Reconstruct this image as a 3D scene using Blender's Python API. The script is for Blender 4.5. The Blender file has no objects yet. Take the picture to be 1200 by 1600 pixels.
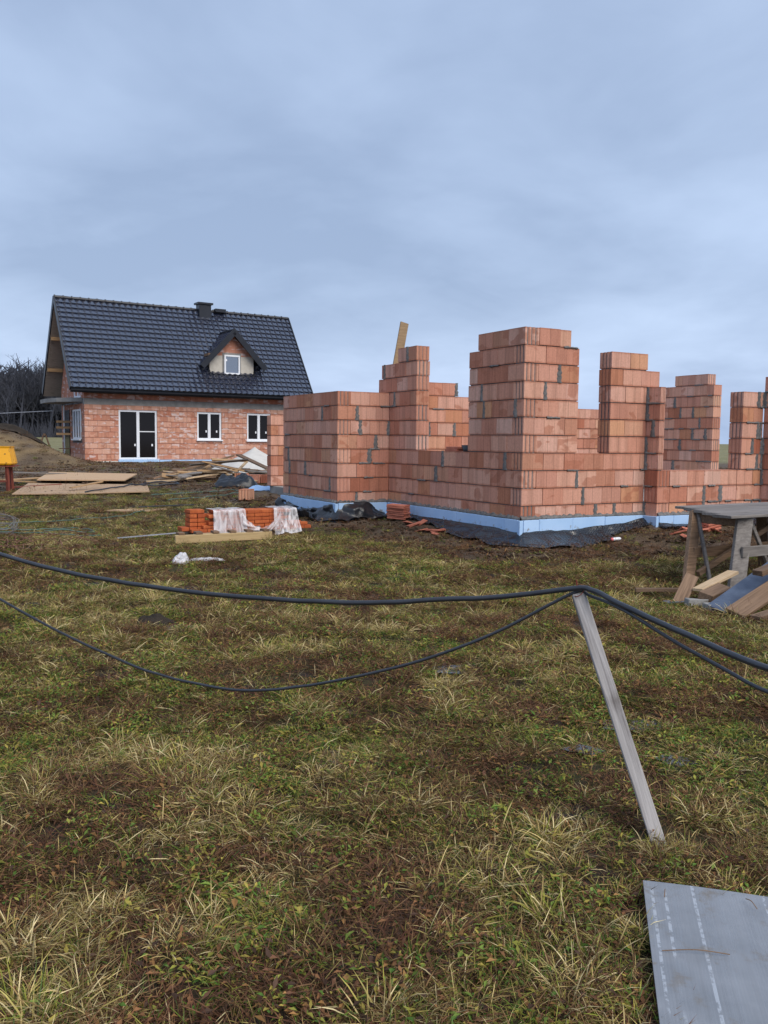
import bpy, bmesh, math, random
import numpy as np
from mathutils import Vector, Matrix, Euler
random.seed(7)
rng = np.random.default_rng(7)
R_ = math.radians
scene = bpy.context.scene
COL = scene.collection

# ------------------------------------------------------------------ camera
cd = bpy.data.cameras.new('camera'); cam = bpy.data.objects.new('camera', cd); COL.objects.link(cam)
cd.sensor_fit = 'HORIZONTAL'; cd.sensor_width = 36; cd.lens = 1340/1200*36
cd.clip_start = .05; cd.clip_end = 3000
PITCH, ROLL = R_(4.77), R_(0.607)
_R = Vector((1, 0, 0)); _U = Vector((0, math.sin(PITCH), math.cos(PITCH))); _F = Vector((0, math.cos(PITCH), -math.sin(PITCH)))
_r = math.cos(ROLL)*_R + math.sin(ROLL)*_U; _u = -math.sin(ROLL)*_R + math.cos(ROLL)*_U
m = Matrix((_r, _u, -_F)).transposed().to_4x4(); m.translation = (0, 0, 1.5)
cam.matrix_world = m; scene.camera = cam

# ------------------------------------------------------------------ sky
SUN_EL, SUN_AZ = R_(44), R_(142)          # light from behind the camera, a little to its right (azimuth clockwise from +Y)
w = bpy.data.worlds.new('World'); scene.world = w; w.use_nodes = True
nt = w.node_tree; nt.nodes.clear(); N = nt.nodes.new; L = nt.links.new
out = N('ShaderNodeOutputWorld'); bg = N('ShaderNodeBackground'); L(bg.outputs[0], out.inputs[0])
sky = N('ShaderNodeTexSky'); sky.sky_type = 'NISHITA'; sky.sun_disc = False
sky.sun_elevation = SUN_EL; sky.sun_rotation = SUN_AZ; sky.air_density = 1.5; sky.dust_density = 3
tc = N('ShaderNodeTexCoord'); sep = N('ShaderNodeSeparateXYZ'); L(tc.outputs['Generated'], sep.inputs[0])
# clouds on a flat layer: direction / (z + k)
zc = N('ShaderNodeMath'); zc.operation = 'MAXIMUM'; L(sep.outputs[2], zc.inputs[0]); zc.inputs[1].default_value = 0
zk = N('ShaderNodeMath'); zk.operation = 'ADD'; L(zc.outputs[0], zk.inputs[0]); zk.inputs[1].default_value = .22
cmb = N('ShaderNodeCombineXYZ')
for i in (0, 1):
    d = N('ShaderNodeMath'); d.operation = 'DIVIDE'; L(sep.outputs[i], d.inputs[0]); L(zk.outputs[0], d.inputs[1]); L(d.outputs[0], cmb.inputs[i])
def wnoise(scale, detail, rough, dist, off):
    mp = N('ShaderNodeMapping'); L(cmb.outputs[0], mp.inputs[0]); mp.inputs['Location'].default_value = off
    n = N('ShaderNodeTexNoise'); n.inputs['Scale'].default_value = scale; n.inputs['Detail'].default_value = detail
    n.inputs['Roughness'].default_value = rough; n.inputs['Distortion'].default_value = dist; L(mp.outputs[0], n.inputs['Vector']); return n
n1 = wnoise(.9, 5, .50, .3, (3.1, 1.7, 0)); n2 = wnoise(2.6, 6, .56, .5, (7.3, 2.2, 0))
ad = N('ShaderNodeMath'); ad.operation = 'MULTIPLY_ADD'; L(n2.outputs[0], ad.inputs[0]); ad.inputs[1].default_value = .26; L(n1.outputs[0], ad.inputs[2])
cr = N('ShaderNodeValToRGB'); L(ad.outputs[0], cr.inputs[0])
SKYV = 1.10
e = cr.color_ramp.elements
e[0].position = .46; e[0].color = (.164*SKYV, .215*SKYV, .318*SKYV, 1)
e[1].position = .80; e[1].color = (.262*SKYV, .328*SKYV, .450*SKYV, 1)
mx = N('ShaderNodeMix'); mx.data_type = 'RGBA'; mx.inputs[0].default_value = .93
sk = N('ShaderNodeVectorMath'); sk.operation = 'SCALE'; L(sky.outputs[0], sk.inputs[0]); sk.inputs['Scale'].default_value = .10
hz = N('ShaderNodeMath'); hz.operation = 'SUBTRACT'; hz.inputs[0].default_value = 1; L(zc.outputs[0], hz.inputs[1])
hp_ = N('ShaderNodeMath'); hp_.operation = 'POWER'; L(hz.outputs[0], hp_.inputs[0]); hp_.inputs[1].default_value = 5
hm = N('ShaderNodeMath'); hm.operation = 'MULTIPLY_ADD'; L(hp_.outputs[0], hm.inputs[0]); hm.inputs[1].default_value = .20; hm.inputs[2].default_value = .95
cl = N('ShaderNodeVectorMath'); cl.operation = 'SCALE'; L(cr.outputs[0], cl.inputs[0]); L(hm.outputs[0], cl.inputs['Scale'])
L(sk.outputs[0], mx.inputs[6]); L(cl.outputs[0], mx.inputs[7]); L(mx.outputs[2], bg.inputs[0]); bg.inputs[1].default_value = 1.0

# ------------------------------------------------------------------ sun (overcast: very wide)
sd = bpy.data.lights.new('sun', 'SUN'); so = bpy.data.objects.new('sun', sd); COL.objects.link(so)
sd.energy = 1.5; sd.angle = R_(50); sd.color = (1, .93, .83)
sv = Vector((math.sin(SUN_AZ)*math.cos(SUN_EL), math.cos(SUN_AZ)*math.cos(SUN_EL), math.sin(SUN_EL)))
so.rotation_euler = sv.to_track_quat('Z', 'Y').to_euler(); so.location = (0, -5, 30)
vs = scene.view_settings; vs.view_transform = 'Standard'; vs.look = 'None'; vs.gamma = 1; vs.use_curve_mapping = False
vs.exposure = 0.95
scene.cycles.max_bounces = 6; scene.cycles.transparent_max_bounces = 16

# ------------------------------------------------------------------ helpers
def tag(o, label=None, cat=None, group=None, kind=None):
    if label: o['label'] = label
    if cat: o['category'] = cat
    if group: o['group'] = group
    if kind or cat: o['kind'] = kind or 'thing'
    return o
def link(name, me, mat=None, parent=None, loc=None, rot=None):
    o = bpy.data.objects.new(name, me); COL.objects.link(o)
    if me is not None and mat is not None and len(me.materials) == 0: me.materials.append(mat)
    if parent: o.parent = parent
    if loc is not None: o.location = loc
    if rot is not None: o.rotation_euler = rot
    return o
def empty(name, loc, rz=0, parent=None):
    o = link(name, None, None, parent, loc, (0, 0, rz)); o.empty_display_size = .2; return o
class MB:
    def __init__(s): s.v = []; s.f = []; s.smooth = False
    def quad(s, *p):
        i = len(s.v); s.v += [tuple(q) for q in p]; s.f.append(tuple(range(i, i+len(p))))
    def box(s, x0, x1, y0, y1, z0, z1, j=0):
        i = len(s.v); r = random.uniform
        for z in (z0, z1):
            for x, y in ((x0, y0), (x1, y0), (x1, y1), (x0, y1)): s.v.append((x+r(-j, j), y+r(-j, j), z+r(-j, j)))
        for q in ((3, 2, 1, 0), (4, 5, 6, 7), (0, 1, 5, 4), (1, 2, 6, 5), (2, 3, 7, 6), (3, 0, 4, 7)): s.f.append(tuple(i+k for k in q))
        return s
    def bar(s, a, b, w, h, up=(0, 0, 1)):
        a = Vector(a); b = Vector(b); d = (b-a).normalized(); u = Vector(up); sd_ = d.cross(u).normalized(); u = sd_.cross(d)
        i = len(s.v)
        for p in (a, b):
            for x, y in ((-1, -1), (1, -1), (1, 1), (-1, 1)): s.v.append(tuple(p + sd_*x*w/2 + u*y*h/2))
        for q in ((0, 1, 2, 3), (7, 6, 5, 4), (4, 5, 1, 0), (5, 6, 2, 1), (6, 7, 3, 2), (7, 4, 0, 3)): s.f.append(tuple(i+k for k in q))
        return s
    def prism(s, poly, z0, z1):
        i = len(s.v); n = len(poly)
        s.v += [(x, y, z0) for x, y in poly] + [(x, y, z1) for x, y in poly]
        s.f.append(tuple(i+k for k in reversed(range(n)))); s.f.append(tuple(i+n+k for k in range(n)))
        for k in range(n): s.f.append((i+k, i+(k+1) % n, i+n+(k+1) % n, i+n+k))
        return s
    def tube(s, pts, rad, seg=8):
        pts = [Vector(p) for p in pts]; n = len(pts); i = len(s.v); up = Vector((0, 0, 1))
        for k, p in enumerate(pts):
            d = (pts[min(k+1, n-1)]-pts[max(k-1, 0)]).normalized(); a = d.cross(up)
            if a.length < 1e-3: a = d.cross(Vector((1, 0, 0)))
            a.normalize(); b = a.cross(d); rr = rad[k] if isinstance(rad, (list, tuple)) else rad
            for q in range(seg):
                t = 2*math.pi*q/seg; s.v.append(tuple(p + a*rr*math.cos(t) + b*rr*math.sin(t)))
        for k in range(n-1):
            for q in range(seg): s.f.append((i+k*seg+q, i+k*seg+(q+1) % seg, i+(k+1)*seg+(q+1) % seg, i+(k+1)*seg+q))
        s.f.append(tuple(i+q for q in reversed(range(seg)))); s.f.append(tuple(i+(n-1)*seg+q for q in range(seg)))
        return s
    def grid(s, P):
        ny, nx = len(P), len(P[0]); i = len(s.v)
        for row in P: s.v += [tuple(q) for q in row]
        for y in range(ny-1):
            for x in range(nx-1): s.f.append((i+y*nx+x, i+y*nx+x+1, i+(y+1)*nx+x+1, i+(y+1)*nx+x))
        return s
    def mesh(s, name, bevel=0, smooth=False):
        me = bpy.data.meshes.new(name); me.from_pydata(s.v, [], s.f); me.update()
        if bevel:
            bm = bmesh.new(); bm.from_mesh(me); bmesh.ops.bevel(bm, geom=bm.edges[:], offset=bevel, segments=1, affect='EDGES', clamp_overlap=True); bm.to_mesh(me); bm.free()
        if smooth: me.polygons.foreach_set('use_smooth', [True]*len(me.polygons))
        return me
    def build(s, name, mat, parent=None, loc=None, rot=None, bevel=0, smooth=False): return link(name, s.mesh(name, bevel, smooth), mat, parent, loc, rot)

def vnoise(x, y, seed=0):
    x = np.asarray(x, float); y = np.asarray(y, float)
    xi = np.floor(x).astype(np.int64); yi = np.floor(y).astype(np.int64); fx = x-xi; fy = y-yi
    fx = fx*fx*(3-2*fx); fy = fy*fy*(3-2*fy)
    def h(a, b):
        n = (a*374761393 + b*668265263 + seed*974634777) & 0x7fffffff
        n = ((n ^ (n >> 13))*1274126177) & 0x7fffffff
        return ((n ^ (n >> 16)) & 0xffff)/65535.0
    return (h(xi, yi)*(1-fx)+h(xi+1, yi)*fx)*(1-fy) + (h(xi, yi+1)*(1-fx)+h(xi+1, yi+1)*fx)*fy
def fbm(x, y, sc, oc=3, seed=0):
    t = 0; a = 1; tot = 0
    for o in range(oc):
        t = t + a*vnoise(np.asarray(x)*sc*2**o+17.3*o, np.asarray(y)*sc*2**o+9.1*o, seed+o); tot += a; a *= .5
    return t/tot
def ss(a, b, x):
    t = np.clip((np.asarray(x, float)-a)/(b-a), 0, 1); return t*t*(3-2*t)

# ------------------------------------------------------------------ materials
class NT:
    def __init__(s, name):
        s.m = bpy.data.materials.new(name); s.m.use_nodes = True; s.t = s.m.node_tree; s.t.nodes.clear()
        s.out = s.n('ShaderNodeOutputMaterial'); s.b = s.n('ShaderNodeBsdfPrincipled'); s.l(s.b.outputs[0], s.out.inputs[0])
        s.co = s.n('ShaderNodeTexCoord'); s.oi = s.n('ShaderNodeObjectInfo')
    def n(s, t): return s.t.nodes.new(t)
    def l(s, a, b): s.t.links.new(a, b)
    def val(s, x, sock):
        if hasattr(x, 'links') or hasattr(x, 'is_linked'): s.l(x, sock)
        else: sock.default_value = x
    def math(s, op, a, b=0, c=0, clamp=False):
        n = s.n('ShaderNodeMath'); n.operation = op; n.use_clamp = clamp
        for i, v in enumerate((a, b, c)): s.val(v, n.inputs[i])
        return n.outputs[0]
    def objco(s, scale=(1, 1, 1), shift=True, src='Object'):
        mp = s.n('ShaderNodeMapping'); s.l(s.co.outputs[src], mp.inputs[0]); mp.inputs['Scale'].default_value = scale
        if shift:
            v = s.n('ShaderNodeVectorMath'); v.operation = 'SCALE'; v.inputs[0].default_value = (37.1, 19.7, 53.3); s.l(s.oi.outputs['Random'], v.inputs['Scale'])
            a = s.n('ShaderNodeVectorMath'); a.operation = 'ADD'; s.l(mp.outputs[0], a.inputs[0]); s.l(v.outputs[0], a.inputs[1]); return a.outputs[0]
        return mp.outputs[0]
    def noise(s, vec, scale, detail=3, rough=.5, dist=0):
        n = s.n('ShaderNodeTexNoise'); n.inputs['Scale'].default_value = scale; n.inputs['Detail'].default_value = detail
        n.inputs['Roughness'].default_value = rough; n.inputs['Distortion'].default_value = dist; s.l(vec, n.inputs['Vector']); return n.outputs[0]
    def ramp(s, fac, stops, interp='LINEAR'):
        r = s.n('ShaderNodeValToRGB'); s.l(fac, r.inputs[0]); r.color_ramp.interpolation = interp
        el = r.color_ramp.elements
        while len(el) < len(stops): el.new(.5)
        for q, (p, c) in zip(el, stops): q.position = p; q.color = (*c, 1) if len(c) == 3 else c
        return r.outputs[0]
    def rng(s, v, a, b, c=0., d=1.):
        n = s.n('ShaderNodeMapRange'); n.interpolation_type = 'SMOOTHSTEP'; s.l(v, n.inputs[0])
        for i, q in enumerate((a, b, c, d)): n.inputs[i+1].default_value = q
        return n.outputs[0]
    def mix(s, fac, a, b, mode='MIX'):
        n = s.n('ShaderNodeMix'); n.data_type = 'RGBA'; n.blend_type = mode
        for v, i in ((fac, 0), (a, 6), (b, 7)):
            if isinstance(v, tuple) and len(v) == 3: v = (*v, 1)
            s.val(v, n.inputs[i])
        return n.outputs[2]
    def bump(s, h, strength=.3, dist=.01):
        n = s.n('ShaderNodeBump'); n.inputs['Strength'].default_value = strength; n.inputs['Distance'].default_value = dist
        s.l(h, n.inputs['Height']); s.l(n.outputs[0], s.b.inputs['Normal'])
    def set(s, color=None, rough=None, spec=None, metal=None, **k):
        if color is not None: s.val((*color, 1) if isinstance(color, tuple) else color, s.b.inputs['Base Color'])
        if rough is not None: s.val(rough, s.b.inputs['Roughness'])
        if spec is not None: s.b.inputs['Specular IOR Level'].default_value = spec
        if metal is not None: s.b.inputs['Metallic'].default_value = metal
        return s
def simple(name, c1, c2, scale=4, rough=.7, bump=.2, dist=.005, vary=.12, spec=.3, detail=5, metal=0):
    t = NT(name); v = t.objco(); n = t.noise(v, scale, detail, .6)
    c = t.ramp(n, [(.3, c1), (.7, c2)])
    br = t.math('MULTIPLY_ADD', t.oi.outputs['Random'], vary*2, 1-vary)
    hs = t.n('ShaderNodeHueSaturation'); t.l(c, hs.inputs['Color']); t.l(br, hs.inputs['Value'])
    t.set(hs.outputs[0], rough, spec, metal)
    if bump: t.bump(t.noise(v, scale*6, 4, .6), bump, dist)
    return t.m
def wood(name, c1, c2, rough=.75, dirt=.25, wet=(.05, .035, .025)):
    t = NT(name); v = t.objco((1.2, 22, 22)); n = t.noise(v, 2.2, 5, .6, .6)
    v2 = t.objco((2, 5, 5)); n2 = t.noise(v2, 1.7, 4, .6)
    c = t.ramp(n, [(.25, c1), (.7, c2)])
    c = t.mix(t.rng(n2, .55, .75, 0, dirt*2), c, wet)
    br = t.math('MULTIPLY_ADD', t.oi.outputs['Random'], .5, .75)
    hs = t.n('ShaderNodeHueSaturation'); t.l(c, hs.inputs['Color']); t.l(br, hs.inputs['Value'])
    t.set(hs.outputs[0], rough, .3); t.bump(n, .35, .004); return t.m

def brick_mat(name, stops, stain=(.25, .07, .03), white=0, ribs=True, stain_amt=.75):
    t = NT(name); rnd = t.oi.outputs['Random']; v = t.objco(); v0 = t.objco(shift=False)
    c = t.ramp(rnd, stops, 'CONSTANT' if False else 'LINEAR')
    big = t.noise(t.objco((1, 1, 1.5)), 3.6, 2, .4, .3); fine = t.noise(v, 40, 4, .6)
    sp = t.n('ShaderNodeSeparateXYZ'); t.l(v0, sp.inputs[0])
    # wet, redder rims along the beds and tide-mark shaped stains
    ez = t.math('ABSOLUTE', t.math('SUBTRACT', sp.outputs[2], .119))
    edge = t.rng(t.math('MULTIPLY_ADD', t.noise(v, 9, 3, .5), .05, ez), .114, .140, 0, .62)
    thr = t.math('MULTIPLY_ADD', t.math('FRACT', t.math('MULTIPLY', rnd, 7.31)), .42, .50)
    st = t.math('MULTIPLY', t.rng(t.math('SUBTRACT', big, thr), 0, .05), stain_amt)
    c = t.mix(t.math('MAXIMUM', st, edge), c, t.mix(.5, c, stain, 'MULTIPLY') if False else stain)
    c2 = t.mix(.32, c, t.ramp(fine, [(.3, (.55, .5, .48)), (.7, (1.15, 1.1, 1.08))]), 'MULTIPLY')
    # vertical scoring streaks
    vs_ = t.objco((55, 55, 2)); streak = t.noise(vs_, 1, 2, .5)
    c2 = t.mix(.35, c2, t.ramp(streak, [(.3, (.72, .7, .68)), (.65, (1.08, 1.08, 1.1))]), 'MULTIPLY')
    vh = t.objco((7, 7, .6)); half = t.noise(vh, 1, 0, .5)
    c2 = t.mix(.5, c2, t.ramp(half, [(.42, (.82, .8, .8)), (.5, (1.1, 1.1, 1.12))]), 'MULTIPLY')
    mid = t.rng(t.math('ABSOLUTE', sp.outputs[0]), .0015, .004, .45, 1)
    cm = t.n('ShaderNodeCombineColor'); [t.l(mid, cm.inputs[q]) for q in range(3)]
    if ribs: c2 = t.mix(1.0, c2, cm.outputs[0], 'MULTIPLY')
    if white:
        wv = t.noise(t.objco((1.3, 1.3, 4), src='Object'), 1.8, 3, .55); c2 = t.mix(t.rng(wv, .53, .66, 0, white), c2, (.70, .64, .64))
    t.set(c2, t.rng(st, 0, 1, .85, .6), .25)
    wv = t.n('ShaderNodeTexWave'); wv.bands_direction = 'X'; wv.inputs['Scale'].default_value = 26; wv.inputs['Distortion'].default_value = 0
    t.l(v0, wv.inputs['Vector'])
    h = t.math('ADD', t.math('MULTIPLY', wv.outputs[0], .55 if ribs else 0), t.math('ADD', t.math('MULTIPLY', streak, .6), t.math('MULTIPLY', fine, .6)))
    t.bump(h, .45, .004); return t.m

PAL = [(0, (.59, .29, .20)), (.16, (.67, .375, .27)), (.32, (.54, .24, .16)), (.46, (.69, .43, .335)), (.58, (.49, .20, .125)), (.70, (.65, .37, .285)), (.80, (.62, .32, .18)), (.92, (.40, .14, .085)), (1, (.67, .39, .26))]
M_BLOCK = brick_mat('hollow clay block', PAL, stain=(.40, .15, .085), stain_amt=.6)
M_HBLOCK = brick_mat('weathered clay block', [(0, (.57, .275, .185)), (.4, (.63, .37, .275)), (.7, (.50, .21, .135)), (1, (.61, .34, .24))], stain=(.40, .145, .085), white=.6, ribs=False, stain_amt=.5)
M_OBRICK = brick_mat('orange clay slab', [(0, (.46, .115, .035)), (.5, (.54, .15, .05)), (1, (.40, .095, .03))], stain=(.32, .07, .03), stain_amt=.4)
M_TILE = simple('red clay tile', (.42, .13, .08), (.54, .20, .13), 9, .7)
M_MORTAR = simple('grey mortar', (.10, .098, .097), (.20, .195, .19), 22, .9, .6, .006)
M_CONC = simple('raw concrete', (.20, .195, .185), (.31, .30, .285), 3, .9, .4, .004)
M_FOAM = simple('blue insulation foam', (.36, .55, .82), (.43, .62, .88), 2.5, .6, .08, .002, .05)
t = NT('mud splashed blue foam'); v = t.objco(); sp = t.n('ShaderNodeSeparateXYZ'); t.l(t.objco(shift=False), sp.inputs[0])
sp_n = t.math('ADD', t.noise(v, 9, 6, .7), t.rng(sp.outputs[2], .20, .40, .10, -.06))
t.set(t.mix(t.rng(sp_n, .60, .70, 0, .8), t.ramp(t.noise(v, 2.5, 4, .5), [(.3, (.36, .55, .82)), (.7, (.45, .63, .88))]), (.20, .17, .14)), .6, .3); t.bump(t.noise(v, 30, 3, .6), .15, .003); M_FOAMW = t.m
M_FOAMEND = simple('pale foam', (.50, .55, .52), (.62, .66, .62), 5, .7, .1)
M_WOODG = wood('grey weathered wood', (.12, .105, .095), (.26, .235, .215))
M_WOODB = wood('brown damp wood', (.10, .060, .036), (.25, .16, .10))
M_WOODP = wood('pale sawn wood', (.34, .23, .13), (.55, .41, .26))
M_WOODO = wood('fresh orange wood', (.30, .175, .08), (.46, .30, .16), dirt=.2)
M_PLY = wood('formwork panel', (.46, .28, .15), (.62, .43, .26), .6, .3, (.26, .17, .12))
M_STAKE = wood('bleached stake wood', (.12, .105, .10), (.44, .41, .39), .8, .3)
M_BLUEB = simple('slate blue painted board', (.045, .06, .095), (.085, .11, .16), 7, .42, .25)
M_HOSE = simple('black plastic pipe', (.018, .02, .026), (.03, .033, .042), 8, .38, .05, spec=.6)
M_RUST = simple('rusty red iron', (.13, .03, .02), (.22, .055, .035), 9, .7, .3)
M_YEL = None
M_WHITE = simple('white window frame', (.74, .76, .80), (.80, .82, .86), 3, .35, 0, vary=.02, spec=.5)
M_BEIGE = simple('grey beige plaster board', (.40, .37, .32), (.48, .45, .40), 5, .85, .1)
M_ROOF = simple('anthracite roof metal', (.014, .018, .036), (.020, .025, .048), 2, .20, 0, vary=.05, spec=.5)
M_FLASH = simple('anthracite flashing', (.008, .010, .016), (.014, .017, .026), 2, .38, 0, vary=.05, spec=.4)
M_ROOF.node_tree.nodes['Principled BSDF'].inputs['IOR'].default_value = 2.9
M_SOFF = wood('roof boarding', (.28, .24, .20), (.44, .38, .33))
M_GUT = simple('matt black gutter', (.006, .007, .010), (.010, .011, .015), 3, .65, 0, vary=.02, spec=.1)
M_BEAM = wood('new pine beam', (.46, .32, .15), (.64, .47, .25), dirt=.08)
M_SAND = simple('pale sand', (.44, .42, .39), (.56, .54, .50), 2.5, .95, .5, .01)
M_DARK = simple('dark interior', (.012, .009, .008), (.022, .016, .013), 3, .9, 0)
M_STEEL = simple('galvanised strip', (.33, .34, .36), (.46, .47, .5), 8, .45, .1, metal=.3)
M_GREENW = simple('green coated wire', (.05, .11, .09), (.10, .17, .14), 6, .5, 0)
M_TRUNK = simple('winter bark', (.040, .043, .056), (.066, .070, .088), 3, .95, 0, vary=.25)
t = NT('window glass'); t.set((.010, .008, .008), .08, .25); M_GLASS = t.m
t = NT('sky facing glass'); t.set((.03, .05, .09), .04, 1.0); t.b.inputs['IOR'].default_value = 2.2; M_GLASSB = t.m
t = NT('yellow enamel'); v = t.objco(shift=False); n = t.noise(v, 7, 5, .65)
t.set(t.mix(t.rng(n, .57, .68, 0, .9), (.78, .37, .012), (.05, .03, .015)), .5, .4); t.bump(n, .2, .01); M_YEL = t.m
# dimpled black membrane
t = NT('black dimple membrane'); v = t.objco((1, 1, 1), False, 'UV')
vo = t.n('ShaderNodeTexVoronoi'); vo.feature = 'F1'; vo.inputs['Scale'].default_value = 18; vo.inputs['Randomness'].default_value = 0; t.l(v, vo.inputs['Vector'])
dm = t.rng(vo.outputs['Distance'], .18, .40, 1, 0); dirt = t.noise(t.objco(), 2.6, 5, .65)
t.set(t.mix(t.rng(dirt, .58, .75, 0, .6), t.mix(dm, (.008, .010, .014), (.045, .05, .06)), (.07, .06, .05)), .24, .9); t.bump(dm, 1.0, .03); M_MEMB = t.m  # dimples coloured lighter, standing in for the glints on their relief
t = NT('black plastic sheet'); dn = t.noise(t.objco(), 5, 5, .6); t.set(t.ramp(dn, [(.4, (.010, .012, .016)), (.8, (.028, .030, .036))]), .30, .5); t.bump(t.noise(t.objco(), 9, 4, .6), .4, .03); M_SHEET = t.m
# thin white film
t = NT('white stretch film'); vv = t.objco((9, 9, 3)); n = t.noise(vv, 1.3, 4, .55, .8)
t.set((.80, .78, .80), .35, .4); tr = t.n('ShaderNodeBsdfTransparent'); ms = t.n('ShaderNodeMixShader')
t.l(t.rng(n, .36, .68, .22, .80), ms.inputs[0]); t.l(tr.outputs[0], ms.inputs[1]); t.l(t.b.outputs[0], ms.inputs[2]); t.l(ms.outputs[0], t.out.inputs[0]); t.bump(n, .5, .02); M_FILM = t.m
# multiwall panel
t = NT('grey multiwall sheet'); v = t.objco(shift=False); sp = t.n('ShaderNodeSeparateXYZ'); t.l(v, sp.inputs[0])
lines = t.noise(t.objco((95, .8, 1), False), 1, 2, .5); blot = t.noise(v, 5, 5, .6); wet = t.noise(t.objco((26, 1.1, 1), False), 1, 3, .6)
cell = t.n('ShaderNodeTexWhiteNoise'); cell.noise_dimensions = '1D'; t.l(t.math('FLOOR', t.math('MULTIPLY', sp.outputs[0], 100)), cell.inputs['W'])
strk = t.math('MULTIPLY', t.rng(cell.outputs[0], .84, .86), t.rng(t.noise(t.objco((9, 1.7, 1), False), 1, 2, .5), .50, .54))
base = t.ramp(blot, [(.3, (.15, .16, .175)), (.7, (.235, .245, .265))])
base = t.mix(t.math('MULTIPLY', lines, .35), base, (.33, .36, .40)); base = t.mix(t.math('MULTIPLY', t.math('MULTIPLY', strk, t.rng(t.noise(v, 38, 4, .7), .40, .55)), .55), base, (.50, .54, .59))
base = t.mix(t.rng(t.noise(v, 7, 6, .68), .55, .70, 0, .7), base, (.17, .14, .105))
t.set(base, t.rng(wet, .4, .6, .22, .4), .5)
wv = t.n('ShaderNodeTexWave'); wv.bands_direction = 'X'; wv.inputs['Scale'].default_value = 33; t.l(v, wv.inputs['Vector']); t.bump(wv.outputs[0], .08, .002); M_PANEL = t.m
# leaves and blades use the colour stored on each blade
t = NT('grass blades'); at = t.n('ShaderNodeAttribute'); at.attribute_name = 'Col'
hs = t.n('ShaderNodeHueSaturation'); t.l(at.outputs['Color'], hs.inputs['Color']); t.l(t.math('MULTIPLY_ADD', t.oi.outputs['Random'], .8, .85), hs.inputs['Value'])
t.set(hs.outputs[0], .6, .08); tl = t.n('ShaderNodeBsdfTranslucent'); t.l(hs.outputs[0], tl.inputs[0]); ms = t.n('ShaderNodeMixShader'); ms.inputs[0].default_value = .25
t.l(t.b.outputs[0], ms.inputs[1]); t.l(tl.outputs[0], ms.inputs[2]); t.l(ms.outputs[0], t.out.inputs[0]); M_GRASS = t.m
# ground
t = NT('muddy ground'); v = t.objco(shift=False); at = t.n('ShaderNodeAttribute'); at.attribute_name = 'zone'; zs = t.n('ShaderNodeSeparateColor'); t.l(at.outputs['Color'], zs.inputs[0])
a1 = t.noise(v, 2.2, 6, .62, .4); a2 = t.noise(v, 19, 7, .75); a3 = t.noise(v, 60, 4, .7)
mud = t.ramp(a2, [(.3, (.012, .008, .006)), (.55, (.040, .025, .016)), (.75, (.085, .055, .034))])
moss = t.ramp(a2, [(.3, (.016, .016, .006)), (.5, (.050, .052, .014)), (.62, (.10, .085, .028)), (.8, (.17, .125, .05))])
c = t.mix(t.rng(a1, .40, .62), mud, moss)
soil = t.ramp(a2, [(.25, (.045, .030, .020)), (.55, (.125, .088, .058)), (.8, (.22, .16, .105))])
field = t.ramp(t.noise(v, .6, 4, .6), [(.3, (.17, .16, .07)), (.7, (.25, .225, .11))])
straw = t.ramp(a2, [(.3, (.17, .115, .055)), (.7, (.32, .23, .12))])
c = t.mix(zs.outputs[0], c, soil); c = t.mix(zs.outputs[1], c, straw); c = t.mix(zs.outputs[2], c, field)
c = t.mix(.5, c, t.ramp(a3, [(.3, (.5, .5, .5)), (.7, (1.3, 1.3, 1.3))]), 'MULTIPLY')
t.set(c, t.rng(a1, .34, .5, .45, .9), .3); t.bump(t.math('ADD', a2, t.math('MULTIPLY', a3, .5)), .8, .03); M_GROUND = t.m
t = NT('puddle water'); t.set((.05, .045, .04), .05, .6); t.bump(t.noise(t.objco(), 30, 2), .05, .002); M_WATER = t.m

# ------------------------------------------------------------------ placements of the two houses
P0 = Vector((1.926, 12.003, 0)); YB = R_(29)            # corner of the unfinished house
H0 = Vector((-13.267, 38.05, .517)); YH = R_(32.7)      # corner of the finished house
def loc_b(x, y):
    x = np.asarray(x, float)-P0.x; y = np.asarray(y, float)-P0.y
    return x*math.cos(YB)+y*math.sin(YB), -x*math.sin(YB)+y*math.cos(YB)
def wb(a, b, z=0): return Vector((P0.x+a*math.cos(YB)-b*math.sin(YB), P0.y+a*math.sin(YB)+b*math.cos(YB), z))
def _box(a, b, x0, x1, y0, y1):
    dx = np.maximum(np.maximum(x0-a, a-x1), 0); dy = np.maximum(np.maximum(y0-b, b-y1), 0); return np.hypot(dx, dy)
def height(x, y, fine=True):
    x = np.asarray(x, float); y = np.asarray(y, float)
    h = .42*ss(15, 36, y) + 1.0*ss(48, 140, y)
    a, b = loc_b(x, y)
    d = np.minimum(np.minimum(_box(a, b, 0, 12, 0, 12), _box(a, b, -1.02, 2, 3.81, 6.26)), _box(a, b, 2.35, 12, -.27, 1))
    amp = .05 + .19*ss(.9, 2.6, a)*(b < 3) + .12*ss(1.0, 2.4, b)*(1-ss(2.9, 3.9, b))*(1-ss(-.2, .8, a))
    h = h + amp*(1-ss(.05, 1.7, d))*(.8+.4*fbm(x, y, 2.2, 3, 5))
    # heap of dug soil at the left
    r = np.hypot((x+17.2)/5.6, (y-35.5)/4.6); h = h + 1.25*(1-ss(0, 1, r))*(.8+.4*fbm(x, y, .9, 3, 8))
    r = np.hypot((x+15.2)/3.4, (y-35.0)/3.0); h = h + .35*(1-ss(0, 1, r))*(.7+.6*fbm(x, y, 1.4, 3, 9))
    near = 1-ss(35, 60, y)
    h = h + near*(.10*(fbm(x, y, .35, 2, 2)-.5))
    if fine: h = h + near*(.075*(fbm(x, y, 2.6, 3, 3)-.5) + .04*(fbm(x, y, 11, 2, 4)-.5)) + near*(1-ss(.3, 2.2, d))*.07*(fbm(x, y, 6, 3, 41)-.5)
    return h
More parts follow.
